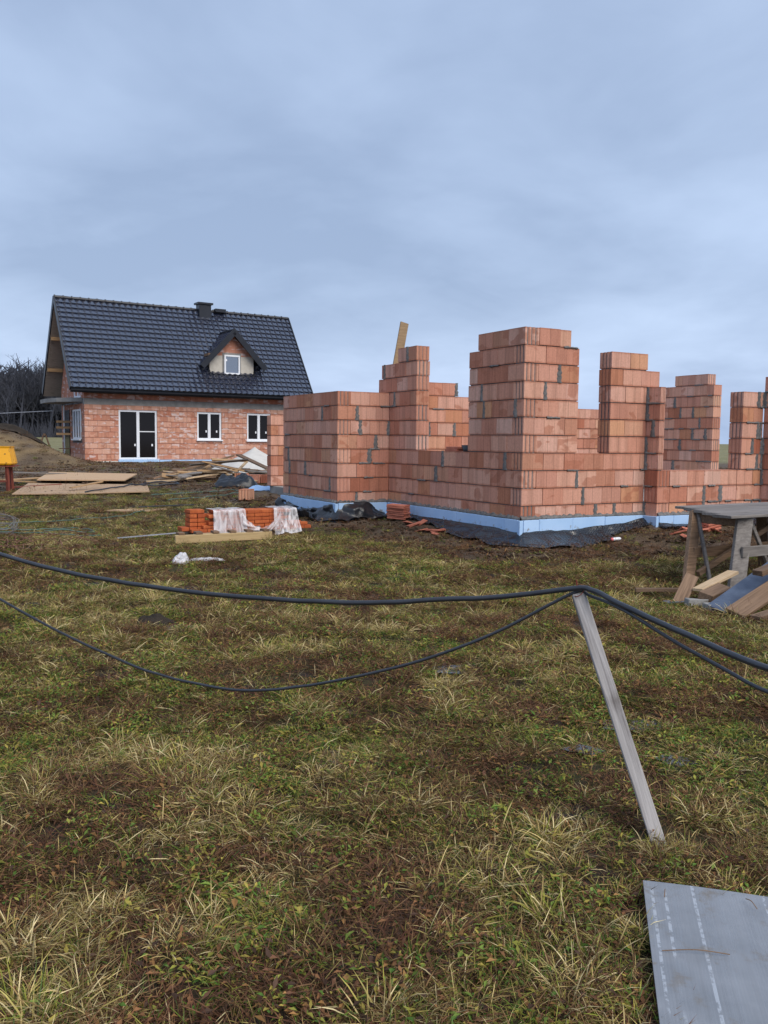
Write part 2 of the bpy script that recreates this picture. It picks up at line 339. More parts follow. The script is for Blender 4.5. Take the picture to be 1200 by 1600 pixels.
def gz(x, y): return float(height(x, y))

# ------------------------------------------------------------------ ground sheet
def axis(fine0, fine1, step, far0, far1, grow):
    a = list(np.arange(fine0, fine1+1e-6, step)); s = step
    while a[-1] < far1: s = min(s*grow, 40); a.append(a[-1]+s)
    s = step
    while a[0] > far0: s = min(s*grow, 40); a.insert(0, a[0]-s)
    return np.array(a)
gx = axis(-5, 5, .055, -700, 700, 1.045); gy = axis(.6, 15, .05, -60, 1200, 1.035)
X, Y = np.meshgrid(gx, gy); Z = height(X, Y)
me = bpy.data.meshes.new('ground'); nx, ny = len(gx), len(gy)
V = np.stack([X, Y, Z], -1).reshape(-1, 3)
ii = (np.arange(ny-1)[:, None]*nx+np.arange(nx-1)[None]).reshape(-1)
Fq = np.stack([ii, ii+1, ii+nx+1, ii+nx], -1)
me.from_pydata(V.tolist(), [], Fq.tolist()); me.polygons.foreach_set('use_smooth', [True]*len(me.polygons))
a_, b_ = loc_b(X, Y)
dwall = np.minimum(_box(a_, b_, 0, 12, 0, 12), _box(a_, b_, -1.02, 2, 3.81, 6.26))
def soil_mask(x, y, dw): return np.clip(np.maximum(1-ss(.7, 2.0, dw+1.2*(fbm(x, y, 1.1, 3, 12)-.5)), ss(19.5, 24, y+5*(fbm(x, y, .4, 3, 13)-.5))), 0, 1)
zone = np.zeros((ny, nx, 4)); zone[..., 3] = 1
zone[..., 0] = soil_mask(X, Y, dwall)*.95
zone[..., 1] = np.clip(np.exp(-(np.hypot((X+15.8)/4.2, (Y-34.0)/3.2))**2)*1.5, 0, 1)*ss(.35, .6, fbm(X, Y, 1.3, 3, 21))*.8
zone[..., 2] = ss(44, 54, Y)
ca = me.color_attributes.new('zone', 'FLOAT_COLOR', 'POINT'); ca.data.foreach_set('color', zone.reshape(-1).astype(np.float32))
tag(link('ground', me, M_GROUND), kind='structure')

# ------------------------------------------------------------------ clay block shapes
def block_mesh(name, lx, ly, lz, n=3, dep=.020):
    """hollow block seen from outside: fluted ends, plain long faces; origin at the middle of its base"""
    hx, hy = lx/2, ly/2; pr = []; pw = ly/(2*n+1)
    ys = [-hy]
    for k in range(n): c = -hy+pw*(2*k+1.5); ys += [c-pw*.62, c, c+pw*.62]
    for i, y_ in enumerate(ys[0:1]+ys[1:]): pr.append((hx-(dep if i and (i-1) % 3 == 1 else 0), y_))
    pr.append((hx, hy)); left = [(-x, -y_) for x, y_ in pr]
    return MB().prism(pr+left, 0, lz).mesh(name)
BL, BT, BH, CH = .375, .25, .238, .25
MESH_BLOCK = block_mesh('clay_block', BL-.005, BT, BH); MESH_BLOCK.materials.append(M_BLOCK)
def smear_mesh(i):
    rr = random.Random(i); P = []
    for k in range(10):
        z = .252*k/9-.006; w_ = .024+.022*rr.random()+(.010 if k < 4 else 0); o = rr.uniform(-.008, .008)
        P.append([(o-w_, .004, z), (o-w_*.55, -.010-rr.random()*.006, z), (o+rr.uniform(-.006, .006), -.014-rr.random()*.008, z), (o+w_*.6, -.010-rr.random()*.005, z), (o+w_, .004, z)])
    me_ = MB().grid(P).mesh('mortar_smear', smooth=True); me_.materials.append(M_MORTAR); return me_
SMEARS = [smear_mesh(i) for i in range(6)]
house = empty('unfinished_house', P0, YB)
tag(house, 'roofless half-built house shell of salmon hollow clay blocks on blue foam', 'building')
def zc_(k): return .35+.25*(k-1)
class Wall:
    """axis 0: runs along local x with its outer face at y=c; axis 1: runs along local y with its outer face at x=c. Thickness goes inwards (+)."""
    def __init__(s, ax, c, smear=.14, seed=0, bt=BT): s.bt = bt; s.ax, s.c, s.smear, s.core, s.todo, s.r = ax, c, smear, MB(), [], random.Random(seed)
    def course(s, k, s0, s1, first=None, corner0=0):
        z = zc_(k); ci = .016
        e0 = s0+ci; e1 = s1-ci
        if s.ax == 0: s.core.box(e0, e1, s.c+ci, s.c+s.bt-ci, z-.014, z+.236)
        else: s.core.box(s.c+ci, s.c+s.bt-ci, e0, e1, z-.014, z+.236)
        p = s0; L1 = first if first else BL
        while p < s1-.01:
            l = min(L1, s1-p)
            if 0 < s1-(p+l) < .07: l = s1-p
            s.todo.append((p, l, z)); p += l; L1 = BL
    def build(s):
        root = s.core.build('wall_section', M_MORTAR, house)
        for p, l, z in s.todo:
            o = bpy.data.objects.new('brick', MESH_BLOCK); COL.objects.link(o); o.parent = root; r = s.r.uniform
            cpos = p+l/2
            if s.ax == 0: o.location = (cpos+r(-.002, .002), s.c+s.bt/2+r(-.004, .004), z+r(0, .004)); o.rotation_euler = (r(-.006, .006), r(-.004, .004), r(-.008, .008)+(math.pi if s.r.random() < .5 else 0))
            else: o.location = (s.c+s.bt/2+r(-.004, .004), cpos+r(-.002, .002), z+r(0, .004)); o.rotation_euler = (r(-.006, .006), r(-.004, .004), math.pi/2+r(-.008, .008)+(math.pi if s.r.random() < .5 else 0))
            o.scale = ((l-.006)/(BL-.005), s.bt/BT, 1)
            if s.r.random() < s.smear:
                q = bpy.data.objects.new('mortar_smear', s.r.choice(SMEARS)); COL.objects.link(q); q.parent = root
                e = p+(l if s.r.random() < .75 else l*.5)
                sx = s.r.uniform(.7, 1.15)
                if s.ax == 0: q.location = (e, s.c-.002, z)
                else: q.location = (s.c-.002, e, z); q.rotation_euler = (0, 0, -math.pi/2)
                q.scale = (sx, 1, 1)
            if s.r.random() < s.smear*.8:
                q = bpy.data.objects.new('mortar_smear', s.r.choice(SMEARS)); COL.objects.link(q); q.parent = root; e = p+l*s.r.uniform(.1, .7)
                if s.ax == 0: q.location = (e, s.c-.001, z-.004); q.rotation_euler = (0, math.pi/2, 0)
                else: q.location = (s.c-.001, e, z-.004); q.rotation_euler = (math.pi/2, 0, 0); q.matrix_basis = Matrix.Translation((s.c-.001, e, z-.004)) @ Matrix(((0, 1, 0), (0, 0, 1), (1, 0, 0))).to_4x4() if False else Matrix.Translation((s.c-.001, e+.12, z-.004)) @ Matrix.Rotation(-math.pi/2, 4, 'Z') @ Matrix.Rotation(math.pi/2, 4, 'Y')
                q.scale = (.42, 1, s.r.uniform(.5, 1.2))
        return root
def alt(k, a, b): return a if k % 2 else b
# left-hand face of the main corner (runs back along local y), odd courses run through the corner
w1 = Wall(1, 0, .10, 1)
for k in range(1, 5): w1.course(k, alt(k, 0, BT), 3.81, alt(k, BL, .30))
for k in range(5, 12): w1.course(k, alt(k, 0, BT), {11: 1.12}.get(k, 1.335+.01*(k % 3)), BL)
w1.build()
w1b = Wall(1, 0, .16, 2)
for k in range(5, 9): w1b.course(k, 2.88, 3.81, alt(k, BL, .2))
w1b.course(9, 2.88, 4.22, .3); w1b.course(10, 2.88, 4.10, BL); w1b.course(11, 2.90, 3.53, .3); w1b.build()
# right-hand face
w2 = Wall(0, 0, .13, 3)
for k in range(1, 5): w2.course(k, alt(k, BT, 0), 2.35, BL)
for k in range(5, 12): w2.course(k, alt(k, BT, 0), {11: .825}.get(k, .985+.006*(k % 2)), BL)
w2.build()
w2b = Wall(0, 0, .08, 4)
for k in range(5, 9): w2b.course(k, 1.607, 2.46, alt(k, BL, .30))
w2b.course(9, 1.60, 2.60, .25); w2b.course(10, 1.61, 2.345, BL); w2b.build()
# return towards the camera and the forward wall at the right
w3r = Wall(1, 2.352, .75, 5)
for k in range(1, 4): w3r.course(k, alt(k, -.27, -.02), -.004, .2)
w3r.build()
w3t = Wall(1, 2.352, .8, 16, .10)
for k in range(4, 9): w3t.course(k, -.27, -.004, .3)
w3t.build()
w3 = Wall(0, -.27, .5, 6)
for k in range(1, 4): w3.course(k, 2.61 if k % 2 else 2.354, 7.4, alt(k, BL, .26))
w3.build()
w3p = Wall(0, -.27, .75, 7)
for k in range(4, 9): w3p.course(k, 4.19, 4.68, alt(k, .26, BL))
w3p.build()
w3q = Wall(1, 4.69, .25, 8)
for k in range(1, 10): w3q.course(k, -.56+.012, -.275, .3)
w3q.build()
w3s = Wall(0, -.56, .4, 9)
for k in range(1, 10): w3s.course(k, 4.945, 7.4 if k < 4 else 5.7, BL)
w3s.build()
# stepped-out room at the left
w4 = Wall(0, 3.81, .22, 10)
for k in range(1, 9): w4.course(k, alt(k, -1.02, -.77), -.004 if k < 9 else 0, BL)
w4.build()
w5 = Wall(1, -1.02, .12, 11)
for k in range(1, 9): w5.course(k, alt(k, 3.81+BT, 3.81), 6.26, alt(k, BL, .3))
w5.build()
# walls seen through the openings
w6 = Wall(0, 4.13, .1, 12)
for k in range(1, 9): w6.course(k, .27, 3.2, alt(k, BL, .2))
w6.course(9, .27, 1.63, .3); w6.build()
w7 = Wall(1, 8.5, .35, 13)
for k in range(1, 12): w7.course(k, 3.95+(.18 if k == 11 else 0), {11: 5.1, 10: 5.45}.get(k, 5.45), alt(k, BL, .2))
w7.build()
w8 = Wall(0, 7.0, .05, 14)
for k in range(1, 9): w8.course(k, 6.3, 8.45, alt(k, BL, .2))
w8.build()
w9 = Wall(0, 10.4, .05, 15)
for k in range(1, 8): w9.course(k, .34, 2.6, alt(k, BL, .2))
w9.build()
# slab inside the walls
MB().prism([(.03, .03), (2.38, .03), (2.38, -.24), (7.4, -.24), (8.8, .2), (8.8, 10.6), (.4, 10.6), (.4, 6.2), (-.98, 6.2), (-.98, 3.84), (.03, 3.84)], .02, .338).build('floor_slab', M_CONC, house)
# ragged bed of mortar under the first course
def bed(p, q, nrm, seed):
    r = random.Random(seed); p = Vector(p); q = Vector(q); n = int((q-p).length/.035)+2; P = []
    nr = Vector(nrm)
    for i in range(n):
        c = p.lerp(q, i/(n-1)); o = .010+.022*r.random(); h = .435+.035*r.random(); lo = .398+.012*r.random()
        P.append([c+nr*-.01+Vector((0, 0, h)), c+nr*o*.7+Vector((0, 0, h-.008)), c+nr*(o+.014)+Vector((0, 0, .42)), c+nr*(o+.008)+Vector((0, 0, lo)), c+nr*-.01+Vector((0, 0, lo-.004))])
    MB().grid(list(map(list, zip(*P)))).build('mortar_bed', M_MORTAR, house, smooth=False)
bed((-.01, 3.8, 0), (-.01, -.03, 0), (-1, 0, 0), 1); bed((-.03, -.01, 0), (2.34, -.01, 0), (0, -1, 0), 2); bed((2.36, -.28, 0), (7.3, -.28, 0), (0, -1, 0), 3)
bed((-1.04, 3.80, 0), (-.01, 3.80, 0), (0, -1, 0), 4); bed((-1.03, 6.2, 0), (-1.03, 3.79, 0), (-1, 0, 0), 5)
# blue foam boards round the footing
FZ0, FZ1 = .02, .405
def foam(ax, c, s0, s1, L_=.62, first=None):
    p = s0; l = first or L_
    while p < s1-.01:
        e_ = min(p+l, s1); z1 = FZ1+random.uniform(-.004, .004); j = random.uniform(-.003, .003)
        b = MB()
        if ax == 0: b.box(p+.002, e_-.002, c-.062+j, c-.004, FZ0, z1)
        else: b.box(c-.062+j, c-.004, p+.002, e_-.002, FZ0, z1)
        b.build('foam_board', M_FOAMW, house, bevel=.003); p = e_; l = L_
foam(1, 0, 0, 3.75, .62, .30); foam(0, 0, 0, 2.29, .62, .28); foam(0, -.27, 2.355, 7.3, .62, .3); foam(0, 3.81, -1.02, -.066, .5); foam(1, -1.02, 3.815, 6.26, .6)
for (a0, a1, b0, b1) in ((-.066, -.004, -.058, -.004), (2.295, 2.350, -.325, -.01), (-1.085, -1.025, 3.752, 3.806)): MB().box(a0, a1, b0, b1, FZ0, FZ1-.006).build('foam_corner', M_FOAMW, house, bevel=.003)

# small things on the sill and behind the wall
def place(o, a, b, z, rz=0): o.location = wb(a, b, z); o.rotation_euler = (0, 0, YB+rz); return o
for i in range(2):
    o = MB().box(-.17, .17, -.10, .10, 0, .036).build('clay_slab', M_TILE, bevel=.004); place(o, .11+.01*i, 1.84-.02*i, 1.341+.037*i, math.pi/2)
    tag(o, ['lower', 'upper'][i]+' of two flat red clay slabs lying on the low sill between the tall piers', 'clay slab', 'slabs on the sill')
tb = MB(); P = []
for zz, rr, hh in ((0, .085, 0), (.10, .115, 0), (.10, .105, 0), (.02, .08, 0)):
    P.append([(math.cos(q*math.pi/8)*rr, math.sin(q*math.pi/8)*rr*1.0, zz) for q in range(17)])
tb.grid(P); tb.quad(*[(math.cos(q*math.pi/8)*.085, math.sin(q*math.pi/8)*.085, .001) for q in range(16)])
tag(place(tb.build('mortar_tub', M_HOSE, smooth=True), .12, 1.50, 1.341), 'small black mortar tub on the low sill beside the flat slabs', 'tub')
# loose board standing behind the stepped pier
o = MB().bar((.30, 4.42, 1.9), (.70, 4.52, 3.70), .17, .03, (0, -1, .1)).build('board', wood('aged brown board', (.17, .11, .06), (.31, .215, .125)), bevel=.004); o.location = P0; o.rotation_euler = (0, 0, YB)
tag(o, 'brown board standing upright and leaning behind the stepped top of the block pier', 'board')

# ------------------------------------------------------------------ membranes and sheets round the footing
def sheet(name, path, top, width, mat, seed, fold=.02, res=.035, rows=14, lip=.0, label='', cat='membrane'):
    """a sheet hung along a path of (a,b,outward a,outward b); top(s) = height of its upper edge, width(s) how far its foot stands out"""
    segs = []; tot = 0
    for i in range(len(path)-1):
        d = math.hypot(path[i+1][0]-path[i][0], path[i+1][1]-path[i][1]); segs.append((tot, d, i)); tot += d
    n = int(tot/res); G = []; UV = []
    for k in range(n+1):
        s_ = tot*k/n; sg = [q for q in segs if q[0] <= s_+1e-9][-1]; f = min(max((s_-sg[0])/sg[1], 0), 1); A, B = path[sg[2]], path[sg[2]+1]
        pa = A[0]+(B[0]-A[0])*f; pb = A[1]+(B[1]-A[1])*f; oa = A[2]+(B[2]-A[2])*f; ob = A[3]+(B[3]-A[3])*f
        z1 = top(s_); wd = width(s_); col = []
        for j in range(rows+1):
            q = j/rows; off = .075+wd*q**1.4; x_, y_ = pa+oa*off, pb+ob*off
            wp = wb(x_, y_); g_ = gz(wp.x, wp.y)
            zz = z1+(g_+.012-z1)*(1-(1-q)**1.5)
            fo = fold*(float(fbm(s_*3.1+seed, q*1.7, 1, 3, seed))-.5)*2*math.sin(math.pi*min(q*1.3+.08, 1))+fold*.5*(float(vnoise(s_*9, q*3+seed, seed))-.5)
            if q > .8: zz += lip*(q-.8)/.2*(float(vnoise(s_*2.3, 3.3, seed+3)))
            col.append((x_+oa*fo, y_+ob*fo, max(zz+abs(fo)*.4, g_+.008))); UV.append((s_, q*(abs(z1-g_)+wd)))
        G.append(col)
    me_ = MB().grid(G).mesh(name, smooth=True); me_.materials.append(mat)
    uvl = me_.uv_layers.new(name='UVMap'); idx = np.empty(len(me_.loops), np.int32); me_.loops.foreach_get('vertex_index', idx)
    uvl.data.foreach_set('uv', np.array(UV, np.float32)[idx].reshape(-1))
    o = link(name, me_); o.location = P0; o.rotation_euler = (0, 0, YB)
    sol = o.modifiers.new('thick', 'SOLIDIFY'); sol.thickness = .004
    return tag(o, label, cat)
nz = lambda s, f, sd_: float(vnoise(s*f, 1.7, sd_))
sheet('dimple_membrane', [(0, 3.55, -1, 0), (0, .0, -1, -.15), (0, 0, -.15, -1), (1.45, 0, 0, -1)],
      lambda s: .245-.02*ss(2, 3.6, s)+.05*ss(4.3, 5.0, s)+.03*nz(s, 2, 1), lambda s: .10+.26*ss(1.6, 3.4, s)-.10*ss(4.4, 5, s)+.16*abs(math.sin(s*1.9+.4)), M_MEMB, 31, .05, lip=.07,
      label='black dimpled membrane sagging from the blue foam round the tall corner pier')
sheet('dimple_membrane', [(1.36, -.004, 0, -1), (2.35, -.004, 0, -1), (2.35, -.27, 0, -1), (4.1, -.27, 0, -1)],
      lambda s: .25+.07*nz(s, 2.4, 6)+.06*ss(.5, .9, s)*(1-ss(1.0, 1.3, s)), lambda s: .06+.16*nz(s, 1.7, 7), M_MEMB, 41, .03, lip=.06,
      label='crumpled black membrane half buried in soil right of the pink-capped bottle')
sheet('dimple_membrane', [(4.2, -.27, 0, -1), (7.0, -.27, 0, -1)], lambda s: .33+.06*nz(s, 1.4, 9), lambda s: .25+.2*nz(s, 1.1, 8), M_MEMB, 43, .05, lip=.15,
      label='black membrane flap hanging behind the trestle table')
sheet('plastic_sheet', [(-1.02, 6.3, -1, 0), (-1.02, 3.81, -.8, -.4), (-1.02, 3.81, -.4, -.9), (-.12, 3.81, 0, -1)],
      lambda s: .36-.14*math.sin(min(s/2.4, 1)*math.pi)*(1 if s < 2.4 else 0)+.03*nz(s, 2, 3)+(.05 if s > 2.5 else 0)-.2*ss(3.0, 3.4, s), lambda s: .22+.25*nz(s, 1.3, 4), M_SHEET, 51, .16, rows=22, lip=.16,
      label='shiny black plastic sheet bunched along the foot of the stepped-out room', cat='sheet')

# ------------------------------------------------------------------ finished house
fh = empty('finished_house', H0, YH); tag(fh, 'finished gabled house with dark tiled roof, dormer and bare clay block walls', 'building')
HZ = -H0.z      # local z = world z - H0.z
WL, WD = 10.5, 4.45
TAN = (7.80-3.62)/(2.29+.58)
def roofz(b): return 3.62+(b+.58)*TAN-H0.z if b <= 2.29 else 3.62+(2.29+.58)*TAN-(b-2.29)*TAN-H0.z
OPEN = [(1.50, 3.26, 0, 2.24), (5.19, 6.41, .90, 2.23), (7.74, 9.0, .88, 2.23)]
# backing walls with real openings
wl = MB(); zt = 2.43; zg = zt
xs = [0.02]+[q for o_ in OPEN for q in o_[:2]]+[WL-.02]
for i in range(0, len(xs), 2): wl.box(xs[i], xs[i+1], .02, .27, -.3, zt)
for (x0, x1, z0, z1) in OPEN:
    wl.box(x0, x1, .02, .27, z1, zt)
    if z0 > 0: wl.box(x0, x1, .02, .27, -.3, z0)
    else: wl.box(x0, x1, .02, .27, -.3, -.0)
wl.box(WL-.27, WL-.02, .27, WD-.02, -.3, zt); wl.box(.02, .27, 2.12, WD-.02, -.3, zt); wl.box(.02, .27, .27, .62, -.3, zt); wl.box(.02, .27, .62, 2.12, 2.24, zt); wl.box(.02, .27, .62, 2.12, -.3, .9)
wl.box(.27, WL-.27, WD-.27, WD-.02, -.3, zt)
front = wl.build('wall', M_MORTAR, fh)
def inside(x0, x1, z0, z1):
    for (a, b, c, d) in OPEN:
        if x1 > a+.02 and x0 < b-.02 and z1 > c+.03 and z0 < d-.03: return (a, b)
    return None
HB = block_mesh('house_block', .370, .06, .240, 1, .0); HB.materials.append(M_HBLOCK); rh = random.Random(5)
def hbrick(x0, x1, z, sz=1):
    if x1-x0 < .05: return
    o = bpy.data.objects.new('brick', HB); COL.objects.link(o); o.parent = front; o.location = ((x0+x1)/2, .03+rh.uniform(-.006, .004), z); o.scale = ((x1-x0-.008)/.370, 1, sz)
for k in range(-1, 10):
    z = k*.25-.01+.0; x = 0 if k % 2 else -.19
    while x < WL:
        x0, x1 = max(x, 0), min(x+.375, WL); h = inside(x0, x1, z, z+.24)
        if h is None: hbrick(x0, x1, z)
        else:
            op = [q for q in OPEN if q[0] == h[0]][0]
            if op[2]-z > .05: hbrick(max(x0, h[0]), min(x1, h[1]), z, (op[2]-z-.01)/.24)
            if x0 < h[0]: hbrick(x0, h[0], z)
            if x1 > h[1]: hbrick(h[1], x1, z)
        x += .375
# gable bricks: too thin from here to pick apart
gb = MB(); r = random.Random(3)
for k in range(-1, 10):
    z = k*.25-.01; y_ = .065 if k % 2 else .22
    if not k % 2: gb.box(-.002, .05, .062, .215, z, z+.238)
    while y_ < 4.4:
        y1 = min(y_+.37, 4.4)
        if not (y1 > .64 and y_ < 2.10 and z+.24 > .93 and z < 2.22): gb.box(-.002+r.uniform(-.004, .004), .05, y_, y1-.008, z, z+.238)
        y_ += .375
g = gb.build('gable_brick', M_HBLOCK, fh); g['kind'] = 'stuff'
# concrete ring beam and the blocks above it
MB().box(-.004, WL, -.006, .24, 2.435, 2.71).build('ring_beam', M_CONC, fh, bevel=.006)
for i in range(28):
    o = MB().box(i*.375+.004, min((i+1)*.375-.004, WL), .004, .24, 2.715, 2.93).build('brick', M_HBLOCK, fh)
# gable triangles
for xa in (0.0, WL-.25):
    pts = [(xa, .26, 2.72), (xa, WD-.03, 2.72), (xa, WD-.03, min(roofz(WD-.03)-.15, 3.2)), (xa, 2.29, roofz(2.29)-.22), (xa, .26, roofz(.26)-.22)]
    b = MB(); n = len(pts); b.v = pts+[(x+.25, y_, z) for x, y_, z in pts]; b.f = [tuple(reversed(range(n))), tuple(range(n, 2*n))]+[(i, (i+1) % n, n+(i+1) % n, n+i) for i in range(n)]
    b.build('gable', M_HBLOCK, fh)
# profiled roof covering, front and back slope
RX0, RX1 = -.70, 11.05
def tiles(sign, name):
    rows = 18; cols = 42; sl = math.hypot(2.87, 2.87*TAN); cs = 2.87/sl; sn = 2.87*TAN/sl; P = []
    for i in range(rows):
        for q in (0, .06, .55, .999):
            d = (i+q)*sl/rows; lift = .07*(1-q)
            if q == 0: lift = .07
            row = []
            for j in range(cols*7+1):
                ph = j/7.0; wv_ = .045*(.5+.5*math.cos(2*math.pi*ph))**.8; sc = .035*math.cos(2*math.pi*ph)
                dd = min(max(d-(sc if i > 0 and q < .5 else 0), 0), sl); hgt = lift+wv_
                y_ = -.58+dd*cs-hgt*sn; z = 3.62-H0.z+dd*sn+hgt*cs
                if sign < 0: y_ = 4.58-y_
                row.append((RX0+(RX1-RX0)*j/(cols*7), y_, z))
            P.append(row)
    o = MB().grid(P).build(name, M_ROOF, fh, smooth=False); o['kind'] = 'stuff'; return o
tiles(1, 'roof_tiles'); tiles(-1, 'roof_tiles')
# boarding under the covering
for s_ in (1, -1):
    ya, yb_ = (-.56, 2.29) if s_ > 0 else (5.14, 2.29)
    b = MB(); za, zb2 = 3.60-H0.z, 3.60-H0.z+2.85*TAN
    q = [(RX0+.02, ya, za), (RX1-.02, ya, za), (RX1-.02, yb_, zb2), (RX0+.02, yb_, zb2)]
    b.v = [(x, y_, z-.02) for x, y_, z in q]+[(x, y_, z-.13) for x, y_, z in q]; b.f = [(0, 1, 2, 3), (7, 6, 5, 4), (0, 4, 5, 1), (1, 5, 6, 2), (2, 6, 7, 3), (3, 7, 4, 0)]
    b.build('roof_boarding', M_SOFF, fh)
for s_ in (1, -1):       # verge flashings, one on each sloping edge
    for x in (RX0-.01, RX1+.01):
        ya = -.60 if s_ > 0 else 5.18
        MB().bar((x, ya, 3.60-H0.z), (x, 2.29, 3.62-H0.z+2.87*TAN+.03), .05, .24, (0, -s_*.8, .6)).build('verge_flashing', M_FLASH, fh)
rid = MB().tube([(RX0+(RX1-RX0)*i/31, 2.29, roofz(2.29)+.035) for i in range(32)], [.085+.012*(i % 2) for i in range(32)], 8).build('ridge_cap', M_FLASH, fh)
for i in range(31): MB().tube([(RX0+(RX1-RX0)*i/31, 2.29, roofz(2.29)+.04), (RX0+(RX1-RX0)*i/31+.05, 2.29, roofz(2.29)+.04)], .112, 8).build('ridge_lap', M_FLASH, rid)
MB().tube([(RX0, -.66, 3.00), (RX1, -.66, 2.99)], .075, 8).build('gutter', M_GUT, fh); MB().box(RX0, RX1, -.575, -.545, 2.93, 3.12).build('fascia', M_GUT, fh)
MB().box(RX0+.1, RX1-.1, -.54, .0, 2.95, 2.97).build('soffit', M_SOFF, fh)
for b_ in (.35, 1.35, 3.25, 4.2):    # purlins carrying the verge
    zz = roofz(b_)-.26; MB().box(-.66, .02, b_-.07, b_+.07, zz-.16, zz).build('purlin', M_WOODO, fh)
# balcony slab at the gable
MB().prism([(-.005, .30), (-.35, .65), (-.85, 1.5), (-1.02, 2.6), (-1.0, 4.3), (-.005, 4.3)], 2.56, 2.74).build('balcony_slab', M_CONC, fh)
# chimney
ch = MB().box(6.08, 6.70, 1.98, 2.44, roofz(1.98)-.5, 7.60).build('chimney', M_FLASH, fh, bevel=.01); MB().box(6.00, 6.78, 1.90, 2.52, 7.60, 7.69).build('chimney_cap', M_FLASH, ch)
MB().box(6.95, 7.5, 2.02, 2.30, 7.30, 7.46).build('roof_vent', M_FLASH, fh)
# windows
def window(x0, x1, z0, z1, leaves, y=.10, parent=fh, glass=M_GLASS, sill=True, fw=.085, stick=True, bar_=None):
    f = MB(); y0, y1 = y-.06, y+.02
    f.box(x0, x1, y0, y1, z0, z0+fw); f.box(x0, x1, y0, y1, z1-fw, z1); f.box(x0, x0+fw, y0+.002, y1, z0+fw, z1-fw); f.box(x1-fw, x1, y0+.002, y1, z0+fw, z1-fw)
    lw = (x1-x0-2*fw)/leaves
    for i in range(1, leaves): f.box(x0+fw+i*lw-.065, x0+fw+i*lw+.065, y0-.012, y1, z0+fw, z1-fw)
    if bar_: f.box(x0+fw+lw, x1-fw, y0+.01, y1, bar_, bar_+.04)
    fr = f.build('window', M_WHITE, parent)
    for i in range(leaves):
        a, b = x0+fw+i*lw+.004, x0+fw+(i+1)*lw-.004; MB().box(a, b, y-.008, y+.006, z0+fw, z1-fw).build('pane', glass, fr)
        if stick:
            sx = b-.16 if i == 0 else b-.16; MB().box(sx, sx+.07, y-.014, y-.009, z0+.27*(z1-z0), z0+.27*(z1-z0)+.10).build('sticker', M_WHITE, fr)
    if sill: MB().box(x0-.05, x1+.05, y-.19, y0-.004, z0-.05, z0+.005).build('sill', M_WHITE, fr)
    return fr
window(1.50, 3.26, .0, 2.24, 2, bar_=1.25, sill=False); window(5.19, 6.41, .92, 2.23, 2); window(7.74, 9.0, .90, 2.23, 2)
MB().box(1.45, 3.32, -.10, .06, -.16, -.004).build('door_step', M_FOAM, fh, bevel=.01)
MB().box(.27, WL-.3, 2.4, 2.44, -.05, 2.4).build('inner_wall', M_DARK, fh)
# side window (frame turned to the gable)
fs = MB(); fs.box(-.02, .06, .63, 2.11, .90, .98); fs.box(-.02, .06, .63, 2.11, 2.16, 2.24)
for yy in (.63, 1.08, 1.55, 2.02): fs.box(-.018, .06, yy, yy+.09, .98, 2.16)
fs = fs.build('window', M_WHITE, fh); MB().box(.01, .03, .70, 2.04, .95, 2.2).build('pane', M_GLASSB, fs)
MB().box(-.10, -.022, .60, 2.14, .84, .90).build('sill', M_WHITE, fs)
MB().prism([(-.035, 2.75), (-.035, 3.65), (.0, 3.65), (.0, 2.75)], -.2, 2.25).build('arched_door', M_GLASS, fh)
MB().box(-.05, -.004, 3.72, 3.86, -.2, 2.5).build('door_jamb', M_WHITE, fh)
gw = MB(); gw.box(-.03, -.001, .50, 1.75, 2.75, 2.83); [gw.box(-.032, -.001, yy, yy+.14, 2.83, 3.85-.0) for yy in (.95, 1.6)]; gw.build('balcony_window', M_WHITE, fh)
# foam strip along the footing
for i in range(8): MB().box(3.36+i*.9, 3.36+(i+1)*.9-.006, -.06, -.012, -.25, -.02).build('foam_board', M_FOAM, fh)
MB().box(.15, 1.44, -.06, -.012, -.25, -.08).build('foam_board', M_FOAMEND, fh)
# dormer
DB = .08; dz = roofz(DB)+.02
dm_ = MB(); x0, x1, xm = 5.86, 8.12, 6.99; zw = 5.12-H0.z+.35
dp = [(x0, dz-.3), (x1, dz-.3), (x1, zw), (x0, zw)]
b = MB(); b.v = [(x, DB, z) for x, z in dp]+[(x, DB+1.6, z) for x, z in dp]; b.f = [(0, 1, 2, 3), (7, 6, 5, 4), (0, 4, 5, 1), (1, 5, 6, 2), (2, 6, 7, 3), (3, 7, 4, 0)]
dorm = b.build('dormer', M_BEIGE, fh)
zp = 6.66-H0.z; ov = .52
b = MB(); tri = [(x0+.04, zw), (x1-.04, zw), (xm, zp-.12)]
b.v = [(x, DB+.012, z) for x, z in tri]+[(x, DB+1.6, z) for x, z in tri]; b.f = [(0, 1, 2), (5, 4, 3), (0, 3, 4, 1), (1, 4, 5, 2), (2, 5, 3, 0)]; b.build('dormer_gable', M_HBLOCK, dorm)
MB().box(6.50, 7.46, DB-.008, DB-.001, dz-.05, 5.62-H0.z).build('dormer_surround', M_CONC, dorm)
window(6.58, 7.38, 4.60-H0.z, 5.52-H0.z, 1, y=DB-.02, parent=dorm, glass=M_GLASSB, sill=False, stick=False, fw=.075)
MB().box(6.66, 6.73, DB-.045, DB-.04, 5.22-H0.z, 5.32-H0.z).build('sticker', M_WHITE, dorm)
dsl = (zp-zw+.0)/(xm-x0)
